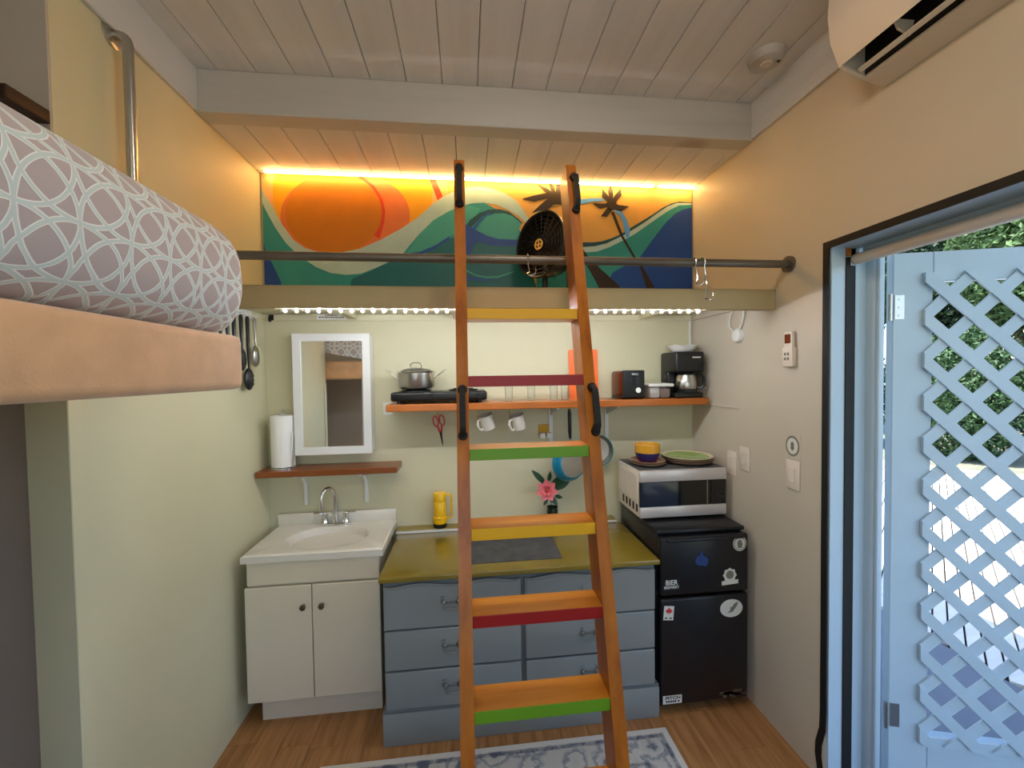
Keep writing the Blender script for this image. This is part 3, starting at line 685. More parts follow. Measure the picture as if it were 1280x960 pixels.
# ================================================================== dresser
dx0, dx1, dy_ = -.4, .8885, 1.795
dr = thing('dresser', (.245, 2.04, 0), 'slate blue six-drawer dresser with glossy olive green top', 'dresser')
box(dx0+.015, dx1-.018, 1.822, 2.285, .02, .738, .003, 1).make('carcass', 'greyd', dr, smooth=False)
tpd = B().box(dx0, dx1, dy_, 2.288, .740, .765, .006, 3).make('top', 'olive', dr)
box(dx0+.004, dx1-.002, 1.806, 2.0, 0, .148, .004, 2).make('plinth', 'grey', dr)
box(dx0+.004, dx1-.002, 1.812, 1.90, .148, .158, .003, 1).make('plinth_moulding', 'greyd', dr)
rows = [(.528, .728), (.343, .520), (.166, .335)]
for ci, (x0, x1) in enumerate(((-.38, .226), (.246, .864))):
    for ri, (z0, z1) in enumerate(rows):
        if ri == 0:
            n = 28; pts = [(x0, z0), (x1, z0)]
            for i in range(n+1):
                f = 1-i/n; pts.append((x0+(x1-x0)*f, z1-.007-.007*math.cos(f*4*PI)*(1 if .02 < f < .98 else .2)))
            b = B().prism(pts, 'XZ', 1.804, 1.8225)
            q = [(x0+(x-x0)*.97+(x1-x0)*.015, z0+(z-z0)*.93+.006) for x, z in pts]; b.prism(q, 'XZ', 1.800, 1.8045)
            d = b.make('drawer', 'grey', dr, smooth=False)
        else: d = B().box(x0, x1, 1.802, 1.8225, z0, z1, .006, 3).make('drawer', 'grey', dr)
        xc, zc = (x0+x1)/2-.01, (z0+z1)/2+.01
        b = B()
        for s in (-1, 1):
            b.lathe([(.015, 0), (.015, .003), (.008, .005), (.005, .016), (.007, .02), (.002, .022)], (0, 0, 0), 12) if False else b.tube([(xc+s*.032, 1.8025, zc), (xc+s*.032, 1.797, zc), (xc+s*.032, 1.786, zc), (xc+s*.032, 1.782, zc)], [.015, .012, .005, .006], 12)
            b.tube([(xc+s*.032, 1.8, zc+.012), (xc+s*.038, 1.799, zc+.022), (xc+s*.028, 1.799, zc+.028)], [.005, .007, .003], 8)
        b.tube([(xc-.034, 1.785, zc), (xc-.036, 1.781, zc-.014), (xc-.018, 1.778, zc-.024), (xc, 1.777, zc-.021), (xc+.018, 1.778, zc-.024), (xc+.036, 1.781, zc-.014), (xc+.034, 1.785, zc)], .0042, 8)
        b.box(xc-.02, xc+.02, 1.7975, 1.8025, zc-.006, zc+.006, .003, 1)
        b.make('drawer_pull', 'pewter', d)
lg = thing('back_ledge', (.24, 2.33, .75), 'olive green ledge board against the wall behind the dresser', 'ledge')
box(vx1+.006, .862, 2.2905, YB-.001, .752, .782, .003, 1).make('board', 'olive', lg)
box(vx1+.006, .862, 2.2895, 2.2903, .766, .778).make('front_edge', 'white', lg)
tag(B().prism([(.006, 1.875), (.437, 1.875), (.444, 2.15), (.004, 2.18)], 'XY', .7652, .7682).make('counter_mat', 'matgrey'), 'dark grey felt mat lying on the olive dresser top', 'mat')

# ================================================================== fridge
fx0, fx1, fy = .897, 1.345, 1.81
fg = thing('mini_fridge', (1.12, 2.06, 0), 'black two-door mini fridge covered in stickers', 'fridge')
box(fx0, fx1, 1.862, 2.31, .025, .862, .006, 2).make('cabinet', 'fridge', fg)
box(fx0-.003, fx1+.003, 1.84, 2.32, .862, .883, .008, 3).make('top_panel', 'fridge', fg)
fd1 = box(fx0, fx1, fy, 1.858, .577, .858, .012, 3).make('freezer_door', 'fridge', fg)
fd2 = box(fx0, fx1, fy, 1.858, .045, .565, .012, 3).make('fridge_door', 'fridge', fg)
box(fx0+.03, fx1-.03, 1.80, 1.815, .838, .852, .005, 2).make('door_lip', 'black', fd1)
box(fx0+.01, fx1-.01, 1.87, 2.25, .0, .025).make('foot_base', 'black', fg)
b = B()
for i in range(14):
    x0 = 1.19+random.random()*.12; z0 = .05+random.random()*.035
    b.box(x0, x0+.02+random.random()*.03, fy-.0004, fy+.004, z0, z0+.004+random.random()*.014)
b.make('scuff_marks', 'scuff', fd2, smooth=False)
def disc(name, m, xc, zc, rx, rz, par, y=fy, th=.0008, n=28):
    return B().prism([(xc+rx*math.cos(i*2*PI/n), zc+rz*math.sin(i*2*PI/n)) for i in range(n)], 'XZ', y-th, y).make(name, m, par, smooth=False)
def stick(name, loc, label): return thing(name, loc, label, 'sticker', 'stickers on the mini fridge')
s = stick('sticker', (1.3, fy, .78), 'round pale emblem sticker at the top corner of the black freezer door')
disc('disc', 'stk_w', 1.298, .811, .034, .036, s); disc('ring', 'stk_g', 1.298, .811, .030, .032, s, fy-.0008, .0003); disc('face', 'stk_w', 1.298, .811, .026, .028, s, fy-.0011, .0003)
B().prism([(1.287, .79), (1.309, .79), (1.312, .81), (1.305, .828), (1.292, .83), (1.284, .815)], 'XZ', fy-.0018, fy-.0014).make('figure', 'stk_g', s, smooth=False)
s = stick('sticker', (1.10, fy, .70), 'small dark blue splash sticker in the middle of the black freezer door')
disc('splash', 'stk_b', 1.097, .742, .026, .026, s); disc('splash', 'stk_b', 1.118, .735, .018, .024, s, fy-.0008, .0003); disc('splash', 'stk_b', 1.102, .770, .008, .018, s, fy-.0008, .0003)
s = stick('sticker', (1.247, fy, .6), 'grey gear shaped badge sticker with a banner on the freezer door')
B().prism([(1.247+(.03 if i % 2 else .036)*math.cos(i*PI/8), .66+(.03 if i % 2 else .036)*math.sin(i*PI/8)) for i in range(16)], 'XZ', fy-.0008, fy).make('gear', 'stk_w', s, smooth=False)
disc('core', 'stk_g', 1.247, .662, .02, .02, s, fy-.0008, .0003)
B().prism([(1.205, .612), (1.29, .618), (1.29, .638), (1.205, .632)], 'XZ', fy-.0014, fy-.0008).make('banner', 'stk_w', s, smooth=False)
s = stick('sticker', (1.255, fy, .45), 'large oval pale sticker with a dark bird shape on the fridge door')
disc('oval', 'stk_w', 1.255, .497, .058, .044, s)
B().prism([(1.235, .475), (1.262, .48), (1.285, .51), (1.290, .528), (1.27, .52), (1.26, .505), (1.248, .5), (1.25, .488)], 'XZ', fy-.0014, fy-.0008).make('bird', 'stk_g', s, smooth=False)
s = stick('sticker', (.934, fy, .46), 'white rectangular sticker with a red maple leaf on the fridge door')
sm = rot_at((.936, fy, .50), math.radians(5), 'Y')
b = B(); b.M = sm; b.box(.911, .961, fy-.0008, fy, .464, .532).make('card', 'stk_w', s, smooth=False)
lf = [(0, 1), (.22, .62), (.5, .75), (.42, .3), (.72, .5), (.8, .28), (1, .22), (.62, -.12), (.7, -.32), (.1, -.25), (.06, -.75)]
lf = lf+[(-x, y) for x, y in lf[::-1]][:-1]
b = B(); b.M = sm; b.prism([(.936+x*.019, .505+y*.021) for x, y in lf], 'XZ', fy-.0014, fy-.0008).make('maple_leaf', 'stk_r', s, smooth=False)
b = B(); b.M = sm; b.box(.918, .930, fy-.0014, fy-.0008, .471, .477).box(.941, .953, fy-.0014, fy-.0008, .471, .477).make('print', 'stk_k', s, smooth=False)
s = stick('sticker', (.95, fy, .6), 'black brewery sticker with pale lettering at the freezer door edge')
box(.909, .992, fy-.0008, fy, .602, .662).make('card', 'stk_k', s, smooth=False)
text_mesh('BIER', .034, 'stk_w', s, (.950, fy-.0014, .643), .060, bold=.0006); text_mesh('BREWERY', .018, 'stk_w', s, (.950, fy-.0014, .621), .076, bold=.0004)
s = stick('sticker', (.956, fy, .05), 'white bumper sticker with black capitals at the fridge door bottom')
box(.905, 1.0, fy-.0008, fy, .056, .096).make('card', 'stk_w', s, smooth=False)
text_mesh('PITCH', .02, 'stk_k', s, (.955, fy-.0014, .084), .075, bold=.0006)
b = B()
for xx in (.924, .935, .946, .957, .968, .984): b.box(xx-.0042, xx+.0042, fy-.0014, fy-.0008, .063, .0715)
b.make('print', 'stk_k', s, smooth=False)

# microwave
mx0, mx1, my0, my1, mz0, mz1 = .868, 1.339, 1.97, 2.275, .8855, 1.14
mw = thing('microwave', (1.1, 2.12, mz0), 'white and steel microwave with black glass door on the fridge', 'microwave')
box(mx0, mx1, my0+.018, my1, mz0+.012, mz1, .004, 2).make('body', 'acw', mw)
b = B()
for xx in (mx0+.04, mx1-.04):
    for yy in (my0+.05, my1-.04): b.cyl((xx, yy, mz0-.002), (xx, yy, mz0+.014), .012, seg=10)
b.make('feet', 'black', mw)
box(mx0+.002, mx1-.002, my0+.02, my1-.003, mz1, mz1+.0015).make('top_sheet', 'matgrey', mw)
dxs = mx0+.385
box(mx0, mx1, my0, my0+.019, mz1-.058, mz1-.001, .004, 2).make('top_bar', 'silver', mw)
box(mx0, mx1, my0, my0+.019, mz0+.012, mz0+.068, .004, 2).make('bottom_bar', 'silver', mw)
dd = box(mx0, dxs, my0+.002, my0+.019, mz0+.068, mz1-.058, .002, 1).make('door_glass', 'blkglass', mw)
box(dxs-.022, dxs-.018, my0+.0005, my0+.0025, mz0+.07, mz1-.06).make('door_trim', 'steel', dd)
cp = box(dxs+.002, mx1, my0+.002, my0+.019, mz0+.068, mz1-.058, .002, 1).make('control_panel', 'blkglass', mw)
b = B()
for i in range(5):
    for j in range(3): b.box(dxs+.014+j*.021, dxs+.029+j*.021, my0+.0012, my0+.0022, mz0+.08+i*.018, mz0+.09+i*.018)
b.make('buttons', 'stk_k', cp, smooth=False)
b = B()
for i in range(5): b.box(mx0-.0006, mx0+.002, 2.0+i*.045, 2.024+i*.045, mz0+.035, mz0+.075)
b.make('side_vents', 'acin', mw, smooth=False)
ring = [(2.0, mz0+.09), (2.0, mz1-.04), (2.02, mz1-.028), (2.22, mz1-.028), (2.24, mz1-.04), (2.24, mz0+.09)]
B().prism(ring, 'YZ', mx0-.003, mx0+.001).make('side_panel', 'acw', mw)
def plate(name, x, y, z, r, h, mo, mi, label, grp):
    t = thing(name, (x, y, z), label, 'plate', grp)
    B().lathe([(r*.6, 0), (r*.72, .002), (r*.97, h*.8), (r, h), (r*.985, h+.001), (r*.9, h*.9), (r*.8, h*.68), (r*.76, h*.62)], (x, y, z), 40, caps=True).make('dish', mo, t)
    B().lathe([(r*.84, h*.78), (r*.76, h*.66), (.001, h*.62)], (x, y, z), 36, caps=False).make('centre', mi, t)
    return t
px, py = 1.212, 2.135; z = mz1+.0016
for i, lab in enumerate(('large stoneware plate at the bottom of the stack on the microwave', 'large stoneware plate in the middle of the stack on the microwave', 'large cream rimmed plate with green centre topping the stack on the microwave')):
    plate('dinner_plate', px, py, z+i*.0105, .137, .02, 'clay' if i < 2 else 'creamg', 'lime', lab, 'dinner plates on the microwave')
qx, qy = .972, 2.11
plate('side_plate', qx, qy, z, .096, .018, 'clay', 'creamg', 'small brown stoneware plate under the red plate on the microwave', 'small plates under the bowl')
plate('side_plate', qx, qy, z+.0105, .094, .018, 'clay', 'redg', 'small red plate holding the mustard and navy bowl', 'small plates under the bowl')
bt_ = thing('bowl', (qx, qy, z+.022), 'deep round bowl with mustard top and navy base on small plates', 'bowl')
B().lathe([(.034, 0), (.05, .004), (.063, .03), (.066, .047)], (qx, qy, z+.0225), 36).make('base', 'navy', bt_)
B().lathe([(.0662, .0475), (.067, .09), (.0655, .092), (.063, .088), (.061, .048), (.04, .03), (.001, .026)], (qx, qy, z+.0225), 36, caps=False).make('rim', 'gold', bt_)

# ================================================================== upper shelf
US = thing('wall_shelf', (.47, 2.26, 1.456), 'long orange-stained wooden shelf holding the hot plate and coffee maker', 'shelf')
box(-.420, 1.356, 2.15, YB-.001, 1.458, 1.496, .004, 2).make('board', 'shelfw', US, smooth=False)
for xx in (.49, .83):
    box(xx-.011, xx+.011, YB-.010, YB-.001, 1.24, 1.457).make('standard', 'white', US, smooth=False)
    B().prism([(2.355, 1.457), (2.17, 1.457), (2.17, 1.449), (2.34, 1.40), (2.355, 1.395)], 'YZ', xx-.004, xx+.004).make('bracket', 'white', US, smooth=False)
ZS = 1.4965
# hot plate
hp = thing('hot_plate', (-.15, 2.25, ZS), 'black double-burner electric hot plate on the wooden shelf', 'hot plate')
HX0, HX1 = -.398, .105
B().box(HX0, HX1, 2.16, 2.352, ZS+.014, ZS+.062, .012, 3).make('body', 'black', hp)
b = B()
for xx in (HX0+.04, HX1-.04):
    for yy in (2.19, 2.32): b.cyl((xx, yy, ZS), (xx, yy, ZS+.016), .012, seg=10)
b.make('feet', 'black', hp)
for xx in (-.275, -.02):
    bu = B().lathe([(.08, .062), (.08, .068), (.072, .071), (.07, .068), (.001, .068)], (xx, 2.255, ZS), 32).make('burner', 'blackm', hp)
    b = B()
    for r in (.02, .036, .052): b.tube([(xx+r*math.cos(a), 2.255+r*math.sin(a), ZS+.072) for a in [k*2*PI/24 for k in range(24)]], .005, 6, True)
    b.make('coil', 'blackm', bu)
for xx in (-.19, .06): B().cyl((xx, 2.161, ZS+.038), (xx, 2.148, ZS+.038), .016, .014, 18).make('dial', 'blackm', hp)
# pot
pc = (-.275, 2.255, ZS+.0775)
po = thing('saucepan', pc, 'stainless steel pot with glass lid on the hot plate', 'pot')
B().lathe([(.07, 0), (.088, .004), (.096, .016), (.097, .085), (.1, .088), (.0965, .09), (.093, .086), (.092, .02), (.001, .012)], pc, 40).make('body', 'steel', po)
ld = B().lathe([(.099, .09), (.1, .0935), (.095, .0955), (.06, .108), (.02, .114), (.001, .1145)], pc, 36, caps=False).make('lid', 'glass', po)
B().tube([(pc[0]+.0985*math.cos(a), pc[1]+.0985*math.sin(a), pc[2]+.092) for a in [k*2*PI/36 for k in range(36)]], .003, 6, True).make('lid_rim', 'chrome', ld)
B().tube([(pc[0]-.028, pc[1], pc[2]+.113), (pc[0]-.03, pc[1], pc[2]+.13), (pc[0]-.018, pc[1], pc[2]+.141), (pc[0]+.018, pc[1], pc[2]+.141), (pc[0]+.03, pc[1], pc[2]+.13), (pc[0]+.028, pc[1], pc[2]+.113)], .004, 8).make('lid_handle', 'chrome', ld)
for s in (-1, 1):
    B().tube([(pc[0]+s*.094, pc[1]-.035, pc[2]+.06), (pc[0]+s*.12, pc[1]-.035, pc[2]+.075), (pc[0]+s*.15, pc[1]-.03, pc[2]+.098), (pc[0]+s*.158, pc[1], pc[2]+.102), (pc[0]+s*.15, pc[1]+.03, pc[2]+.098), (pc[0]+s*.12, pc[1]+.035, pc[2]+.075), (pc[0]+s*.094, pc[1]+.035, pc[2]+.06)], .0035, 8).make('side_handle', 'chrome', po)
# glasses
glabs = ['clear plain tumbler next to the black hot plate', 'clear fluted tumbler in the middle of the glasses', 'clear tall tumbler beside the last glass behind the ladder rail', 'clear tumbler closest to the orange cutting board']
for i, u in enumerate((636, 664, 692, 706)):
    g = on('Y', 2.24+.02*(i % 2), u, 490); r0 = .022
    t_ = B().lathe([(r0*.86, 0), (r0*.9, .001), (r0*1.05, .088), (r0*1.0, .088), (r0*.82, .008), (.0005, .007)], (g.x, g.y, ZS+.0005), 12 if i == 1 else 24).make('drinking_glass', 'glass')
    tag(t_, glabs[i], 'glass', 'tumblers on the wooden shelf')
# orange cutting board leaning on the wall
cb = B(); cb.M = rot_at((.7, 2.335, ZS), math.radians(-4.5), 'X')
hole = (.725, ZS+.262)
ring_ = [(.60, ZS), (.775, ZS), (.778, ZS+.28), (.772, ZS+.29), (.606, ZS+.29), (.60, ZS+.28)]
cb.prism(ring_, 'XZ', 2.335, 2.341)
co = cb.make('board', 'orange', None, smooth=False); co.name = 'cutting_board'; tag(co, 'bright orange plastic cutting board leaning on the wall', 'cutting board')
ORG['cutting_board'] = ORG['board'] if 'board' in ORG else Vector(co.location)
ORG[co.name] = Vector(co.location)
b = B(); b.M = rot_at((.7, 2.335, ZS), math.radians(-4.5), 'X'); b.prism([(.717+.012*math.cos(i*PI/8), ZS+.268+.012*math.sin(i*PI/8)) for i in range(16)], 'XZ', 2.3345, 2.3352).make('hang_hole', 'white', co, smooth=False)
# toaster
to = thing('toaster', (.925, 2.25, ZS), 'black toaster with copper side and silver dial on shelf', 'toaster')
TX0, TX1 = .858, .985
B().box(TX0, TX1, 2.185, 2.352, ZS+.012, ZS+.158, .016, 4).make('shell', 'copper', to)
B().box(TX0+.002, TX1+.001, 2.166, 2.192, ZS+.006, ZS+.161, .008, 3).make('end_cap', 'black', to)
B().box(TX0+.003, TX1-.003, 2.19, 2.352, ZS, ZS+.02, .004, 2).make('base', 'black', to)
b = B()
for xx in (TX0+.04, TX1-.04): b.box(xx-.014, xx+.014, 2.21, 2.335, ZS+.157, ZS+.1588)
b.make('slots', 'blackm', to, smooth=False)
B().cyl((TX0+.085, 2.167, ZS+.05), (TX0+.085, 2.156, ZS+.05), .018, .015, 20).make('dial', 'chrome', to)
B().box(TX0+.055, TX0+.075, 2.1645, 2.167, ZS+.075, ZS+.145).make('lever_slot', 'blackm', to)
B().box(TX0+.045, TX0+.085, 2.150, 2.165, ZS+.132, ZS+.144, .004, 2).make('lever', 'steel', to)
# storage tub
ct = thing('storage_tub', (1.095, 2.24, ZS), 'clear tub with white lid between toaster and coffee maker', 'container')
B().box(1.024, 1.153, 2.19, 2.32, ZS, ZS+.07, .012, 3).make('tub', 'acryl', ct)
B().box(1.03, 1.087, 2.196, 2.314, ZS+.004, ZS+.062, .008, 2).make('contents', 'paper', ct)
B().box(1.089, 1.147, 2.196, 2.314, ZS+.004, ZS+.055, .008, 2).make('contents', 'coffee', ct)
B().box(1.014, 1.163, 2.175, 2.33, ZS+.066, ZS+.084, .006, 3).make('lid', 'white', ct)
# coffee maker
cm = thing('coffee_maker', (1.26, 2.26, ZS), 'black drip coffee maker with steel carafe on the shelf', 'coffee maker')
B().box(1.17, 1.335, 2.17, 2.35, ZS, ZS+.03, .008, 3).make('base', 'black', cm)
B().box(1.17, 1.338, 2.265, 2.352, ZS+.028, ZS+.16, .008, 3).make('tank', 'black', cm)
B().box(1.168, 1.340, 2.165, 2.352, ZS+.145, ZS+.262, .014, 4).make('brew_head', 'black', cm)
b = box(1.265, 1.315, 2.1635, 2.1655, ZS+.226, ZS+.233); b.make('brand_mark', 'stk_w', cm, smooth=False)
cf = B().lathe([(.05, .031), (.056, .04), (.06, .075), (.054, .115), (.046, .13), (.045, .136), (.001, .138)], (1.255, 2.215, ZS), 28).make('carafe', 'steel', cm)
B().lathe([(.055, .030), (.0572, .045), (.0575, .058)], (1.255, 2.215, ZS), 28, caps=False).make('carafe_band', 'black', cf)
B().lathe([(.048, .13), (.049, .137), (.044, .1425), (.001, .1435)], (1.255, 2.215, ZS), 24).make('carafe_lid', 'black', cf)
B().tube([(1.30, 2.2, ZS+.128), (1.335, 2.185, ZS+.128), (1.346, 2.18, ZS+.11), (1.346, 2.18, ZS+.07), (1.33, 2.186, ZS+.052), (1.312, 2.195, ZS+.055)], [.008, .009, .009, .009, .008, .006], 10).make('carafe_handle', 'black', cf)
b = B(); n = 48
b.rings([[(1.255+r*(1+.05*rip*(i % 2))*math.cos(i*2*PI/n), 2.255+r*(1+.05*rip*(i % 2))*math.sin(i*2*PI/n)*.8, ZS+.2625+zz+.004*rip*math.sin(i*.9)) for i in range(n)] for r, zz, rip in ((.05, 0, 0), (.062, .01, .5), (.088, .036, 1), (.09, .038, 1), (.064, .014, .5), (.05, .006, 0), (.01, .005, 0))])
tag(b.make('coffee_filters', 'paper', ang=60), 'stack of white paper coffee filters on the coffee maker', 'filters')

# hanging things under the shelf
def chook(x, y, z, par=None):
    return [(x, y, z), (x, y, z-.012)]+[(x+.009*math.sin(a)-.0, y-.009+.009*math.cos(a), z-.02-.009*math.sin(a)) for a in [0, PI/3, PI*2/3, PI]]
def mug(x, zc, label):
    t = thing('hanging_mug', (x, 2.24, zc-.05), label, 'mug', 'mugs hanging under the wooden shelf')
    Mm = Matrix.Translation((x, 2.24, zc)) @ Matrix.Rotation(math.radians(38), 4, 'Z') @ Matrix.Rotation(math.radians(-18), 4, 'Y')
    b = B(); b.M = Mm; b.lathe([(.03, -.042), (.038, -.038), (.041, .04), (.042, .043), (.039, .043), (.037, -.034), (.001, -.036)], seg=30).make('cup', 'mugw', t)
    b = B(); b.M = Mm; b.tube([(-.038, 0, .028), (-.058, 0, .03), (-.068, 0, .012), (-.064, 0, -.012), (-.054, 0, -.026), (-.037, 0, -.026)], .006, 8).make('handle', 'mugw', t)
    hx = Mm @ Vector((-.062, 0, .02))
    B().tube([(hx.x, hx.y, 1.457), (hx.x, hx.y, hx.z+.03), (hx.x+.006, hx.y, hx.z+.006), (hx.x+.012, hx.y, hx.z+.014)], .002, 6).make('cup_hook', 'brass', t)
mug(.105, 1.382, 'white mug hanging from the shelf next to the red scissors')
mug(.278, 1.378, 'white mug hanging from the shelf beside the brass outlet')
sc = thing('scissors', (-.157, 2.30, 1.25), 'red handled scissors hanging point down under the wooden shelf', 'scissors')
b = B(); b.M = rot_at((-.165, 2.3, 1.42), math.radians(-8), 'Y')
for s in (-1, 1): b.tube([(-.165+s*.017+.014*math.cos(a), 2.3+s*.003, 1.39+.03*math.sin(a)) for a in [k*2*PI/16 for k in range(16)]], .004, 7, True)
for s in (-1, 1): b.tube([(-.165+s*.012, 2.3+s*.003, 1.362), (-.165+s*.004, 2.3+s*.003, 1.325)], [.005, .006], 8)
b.make('handles', 'redp', sc)
b = B(); b.M = rot_at((-.165, 2.3, 1.42), math.radians(-8), 'Y')
for s in (-1, 1): b.prism([(-.165-s*.006, 1.335), (-.165+s*.008, 1.335), (-.165+s*.002, 1.24)], 'XZ', 2.299+s*.002, 2.3+s*.002)
b.make('blades', 'blackm', sc, smooth=False)
B().tube([(-.165, 2.3, 1.457), (-.165, 2.3, 1.425), (-.16, 2.295, 1.414), (-.152, 2.292, 1.42)], .002, 6).make('hook', 'brass', sc)
# brass outlet with plugs
ou = thing('outlet', (.455, YB, 1.27), 'brass outlet plate with white plugs above the dresser', 'outlet')
box(.415, .492, YB-.005, YB-.0005, 1.28, 1.345, .002, 1).make('plate', 'brass', ou)
for xx in (.435, .475): box(xx-.016, xx+.016, YB-.04, YB-.005, 1.268, 1.298, .005, 2).make('plug', 'white', ou)
# pans
def pan(x, zc, r, face, mcol, PY, htop, label, tilt):
    t = thing('frying_pan', (x, PY, zc-r), label, 'pan', 'pans hanging under the wooden shelf')
    Mp = Matrix.Translation((x, PY, zc)) @ Matrix.Rotation(math.radians(tilt), 4, 'Z') @ Matrix.Rotation(math.radians(90 if face > 0 else -90), 4, 'X')
    b = B(); b.M = Mp; b.lathe([(.001, .034), (r*.74, .034), (r*.80, .030), (r*.99, -.004), (r, -.008), (r*.97, -.007), (r*.78, .026), (.001, .029)], seg=44, caps=False).make('bowl', mcol, t)
    b = B(); b.M = Mp
    if face > 0: b.lathe([(.001, .0352), (r*.70, .0352), (r*.72, .0335)], seg=40, caps=False).make('base_plate', 'steel', t)
    else: b.lathe([(.001, .0275), (r*.77, .0245), (r*.955, -.006)], seg=40, caps=False).make('lining', 'steel', t)
    b = B().tube([(x, PY+.002, zc+r*.96), (x, PY-.002, zc+r+.025)], [.006, .006], 8); b.make('ferrule', 'chrome', t)
    B().tube([(x, PY-.002, zc+r+.02), (x-.003, PY-.008, zc+r+.06), (x-.004, PY-.008, htop-.03), (x-.004, PY-.004, htop)], [.008, .011, .011, .007], 12).make('handle', 'black', t)
    B().tube([(x-.004, PY-.025, 1.457), (x-.004, PY-.025, htop+.01), (x-.004, PY-.018, htop-.012), (x-.004, PY-.004, htop-.006)], .002, 6).make('hook', 'brass', t)
pan(.585, 1.135, .118, 1, 'bluee', 2.28, 1.44, 'blue enamel frying pan hung with its steel base outward', 20)
pan(.757, 1.185, .098, -1, 'teale', 2.33, 1.43, 'smaller teal pan with steel lining hung facing outward', -14)
# flower
fw = thing('flower_vase', (.487, 2.328, .7825), 'artificial pink rose with dark leaves in a small green vase', 'vase')
B().lathe([(.02, 0), (.026, .004), (.033, .05), (.03, .075), (.034, .08), (.03, .079), (.026, .05), (.001, .01)], (.487, 2.328, .7825), 20).make('pot', 'vase', fw)
B().tube([(.487, 2.328, .80), (.48, 2.32, .88), (.455, 2.295, .96)], .003, 6).make('stem', 'leaf', fw)
fcn = Vector((.447, 2.275, .975)); fnn = Vector((-.25, -.9, .25)).normalized(); fq = fnn.to_track_quat('Z', 'Y').to_matrix().to_4x4()
hd = B(); hd.M = Matrix.Translation(fcn) @ fq; hd = hd.sph((0, 0, 0), (.014, .014, .016), 10, 6).make('bloom', 'pink', fw)
def petal(Mx, L, W, curl, name, m, par):
    b = B(); b.M = Mx; n = 6; top = []
    rows_ = []
    for i in range(n+1):
        f = i/n; wd = W*math.sin(PI*min(.98, .12+f*.86))**.8; yy = L*f; zz = curl*f*f
        rows_.append([(-wd, yy, zz+.25*wd), (0, yy, zz), (wd, yy, zz+.25*wd)])
    V = [[b._v(p) for p in r] for r in rows_]
    for i in range(n):
        for j in range(2): b._f([V[i][j], V[i][j+1], V[i+1][j+1], V[i+1][j]])
    return b.make(name, m, par, ang=80)
for ring_i, (cnt, L, W, tilt) in enumerate(((5, .03, .013, 70), (6, .05, .017, 42), (7, .068, .021, 14))):
    for k in range(cnt):
        petal(Matrix.Translation(fcn) @ fq @ Matrix.Rotation(k*2*PI/cnt+ring_i*.5, 4, 'Z') @ Matrix.Rotation(math.radians(tilt), 4, 'X'), L, W, .012, 'petal', 'pink', hd)
for (u0, v0, u1, v1, W) in ((681, 604, 665, 588, .017), (686, 601, 688, 590, .013), (692, 611, 714, 598, .026), (690, 606, 703, 594, .018), (694, 620, 703, 622, .012), (688, 620, 697, 632, .016), (684, 622, 680, 632, .012)):
    P0 = on('Y', 2.312, u0, v0); P1 = on('Y', 2.29, u1, v1); dv = P1-P0; L_ = dv.length; dv.normalize()
    nv = Vector((.15, -1, .1)); xv = dv.cross(nv).normalized(); zv = xv.cross(dv)
    petal(Matrix(((xv.x, dv.x, zv.x, P0.x), (xv.y, dv.y, zv.y, P0.y), (xv.z, dv.z, zv.z, P0.z), (0, 0, 0, 1))), L_, W, -.004, 'leaf', 'leaf', fw)
# thermos
tx, ty = -.166, 2.322
tm = thing('thermos', (tx, ty, .7825), 'bright yellow thermos flask with black base on the ledge', 'thermos')
B().lathe([(.034, 0), (.0365, .004), (.0365, .022), (.034, .024)], (tx, ty, .7825), 28).make('base', 'black', tm)
B().lathe([(.037, .024), (.0395, .027), (.0395, .06), (.036, .064), (.0355, .145), (.034, .148)], (tx, ty, .7825), 28).make('body', 'yelp', tm)
B().lathe([(.0365, .1485), (.0372, .152), (.036, .192), (.033, .1965), (.001, .197)], (tx, ty, .7825), 28).make('cup_lid', 'yelp', tm)
B().tube([(tx+.032, ty-.008, .967), (tx+.062, ty-.012, .969), (tx+.066, ty-.012, .955), (tx+.064, ty-.012, .85), (tx+.058, ty-.01, .835), (tx+.033, ty-.008, .835)], .006, 8).make('handle', 'yelp', tm)

# ================================================================== mirror cabinet, lower shelf
mc = thing('mirror_cabinet', (-.72, 2.31, 1.22), 'white framed mirror cabinet on the wall above the vanity', 'mirror')
cx0, cx1, cz0, cz1 = -.917, -.519, 1.228, 1.876
box(cx0+.004, cx1-.004, 2.286, YB-.001, cz0+.004, cz1-.004).make('box', 'white', mc, smooth=False)
fw_ = .04
fr = B()
for q in ([(cx0, cz0), (cx1, cz0), (cx1-fw_, cz0+fw_), (cx0+fw_, cz0+fw_)], [(cx0, cz1), (cx1, cz1), (cx1-fw_, cz1-fw_), (cx0+fw_, cz1-fw_)], [(cx0, cz0), (cx0+fw_, cz0+fw_), (cx0+fw_, cz1-fw_), (cx0, cz1)], [(cx1, cz0), (cx1-fw_, cz0+fw_), (cx1-fw_, cz1-fw_), (cx1, cz1)]):
    B().prism(q, 'XZ', 2.264, 2.285).make('frame_piece', 'white', mc, smooth=False)
box(cx0+fw_-.003, cx1-fw_+.003, 2.2725, 2.2855, cz0+fw_-.003, cz1-fw_+.003).make('mirror_glass', 'mirror', mc, smooth=False)
lsf = thing('wall_shelf', (-.73, 2.28, 1.12), 'short brown wooden shelf on white brackets below the mirror', 'shelf')
box(XL+.008, -.378, 2.20, YB-.001, 1.128, 1.160, .004, 2).make('board', 'shelfd', lsf, smooth=False)
for xx in (-.90, -.575):
    B().prism([(YB-.001, 1.127), (2.215, 1.127), (2.215, 1.119), (2.30, 1.10), (2.345, 1.06), (2.356, .935), (YB-.001, .93)], 'YZ', xx-.009, xx+.009).make('bracket', 'white', lsf, smooth=False)
pt = thing('paper_towel_roll', (-.984, 2.285, 1.1605), 'white paper towel roll on a wire stand on brown shelf', 'paper towel')
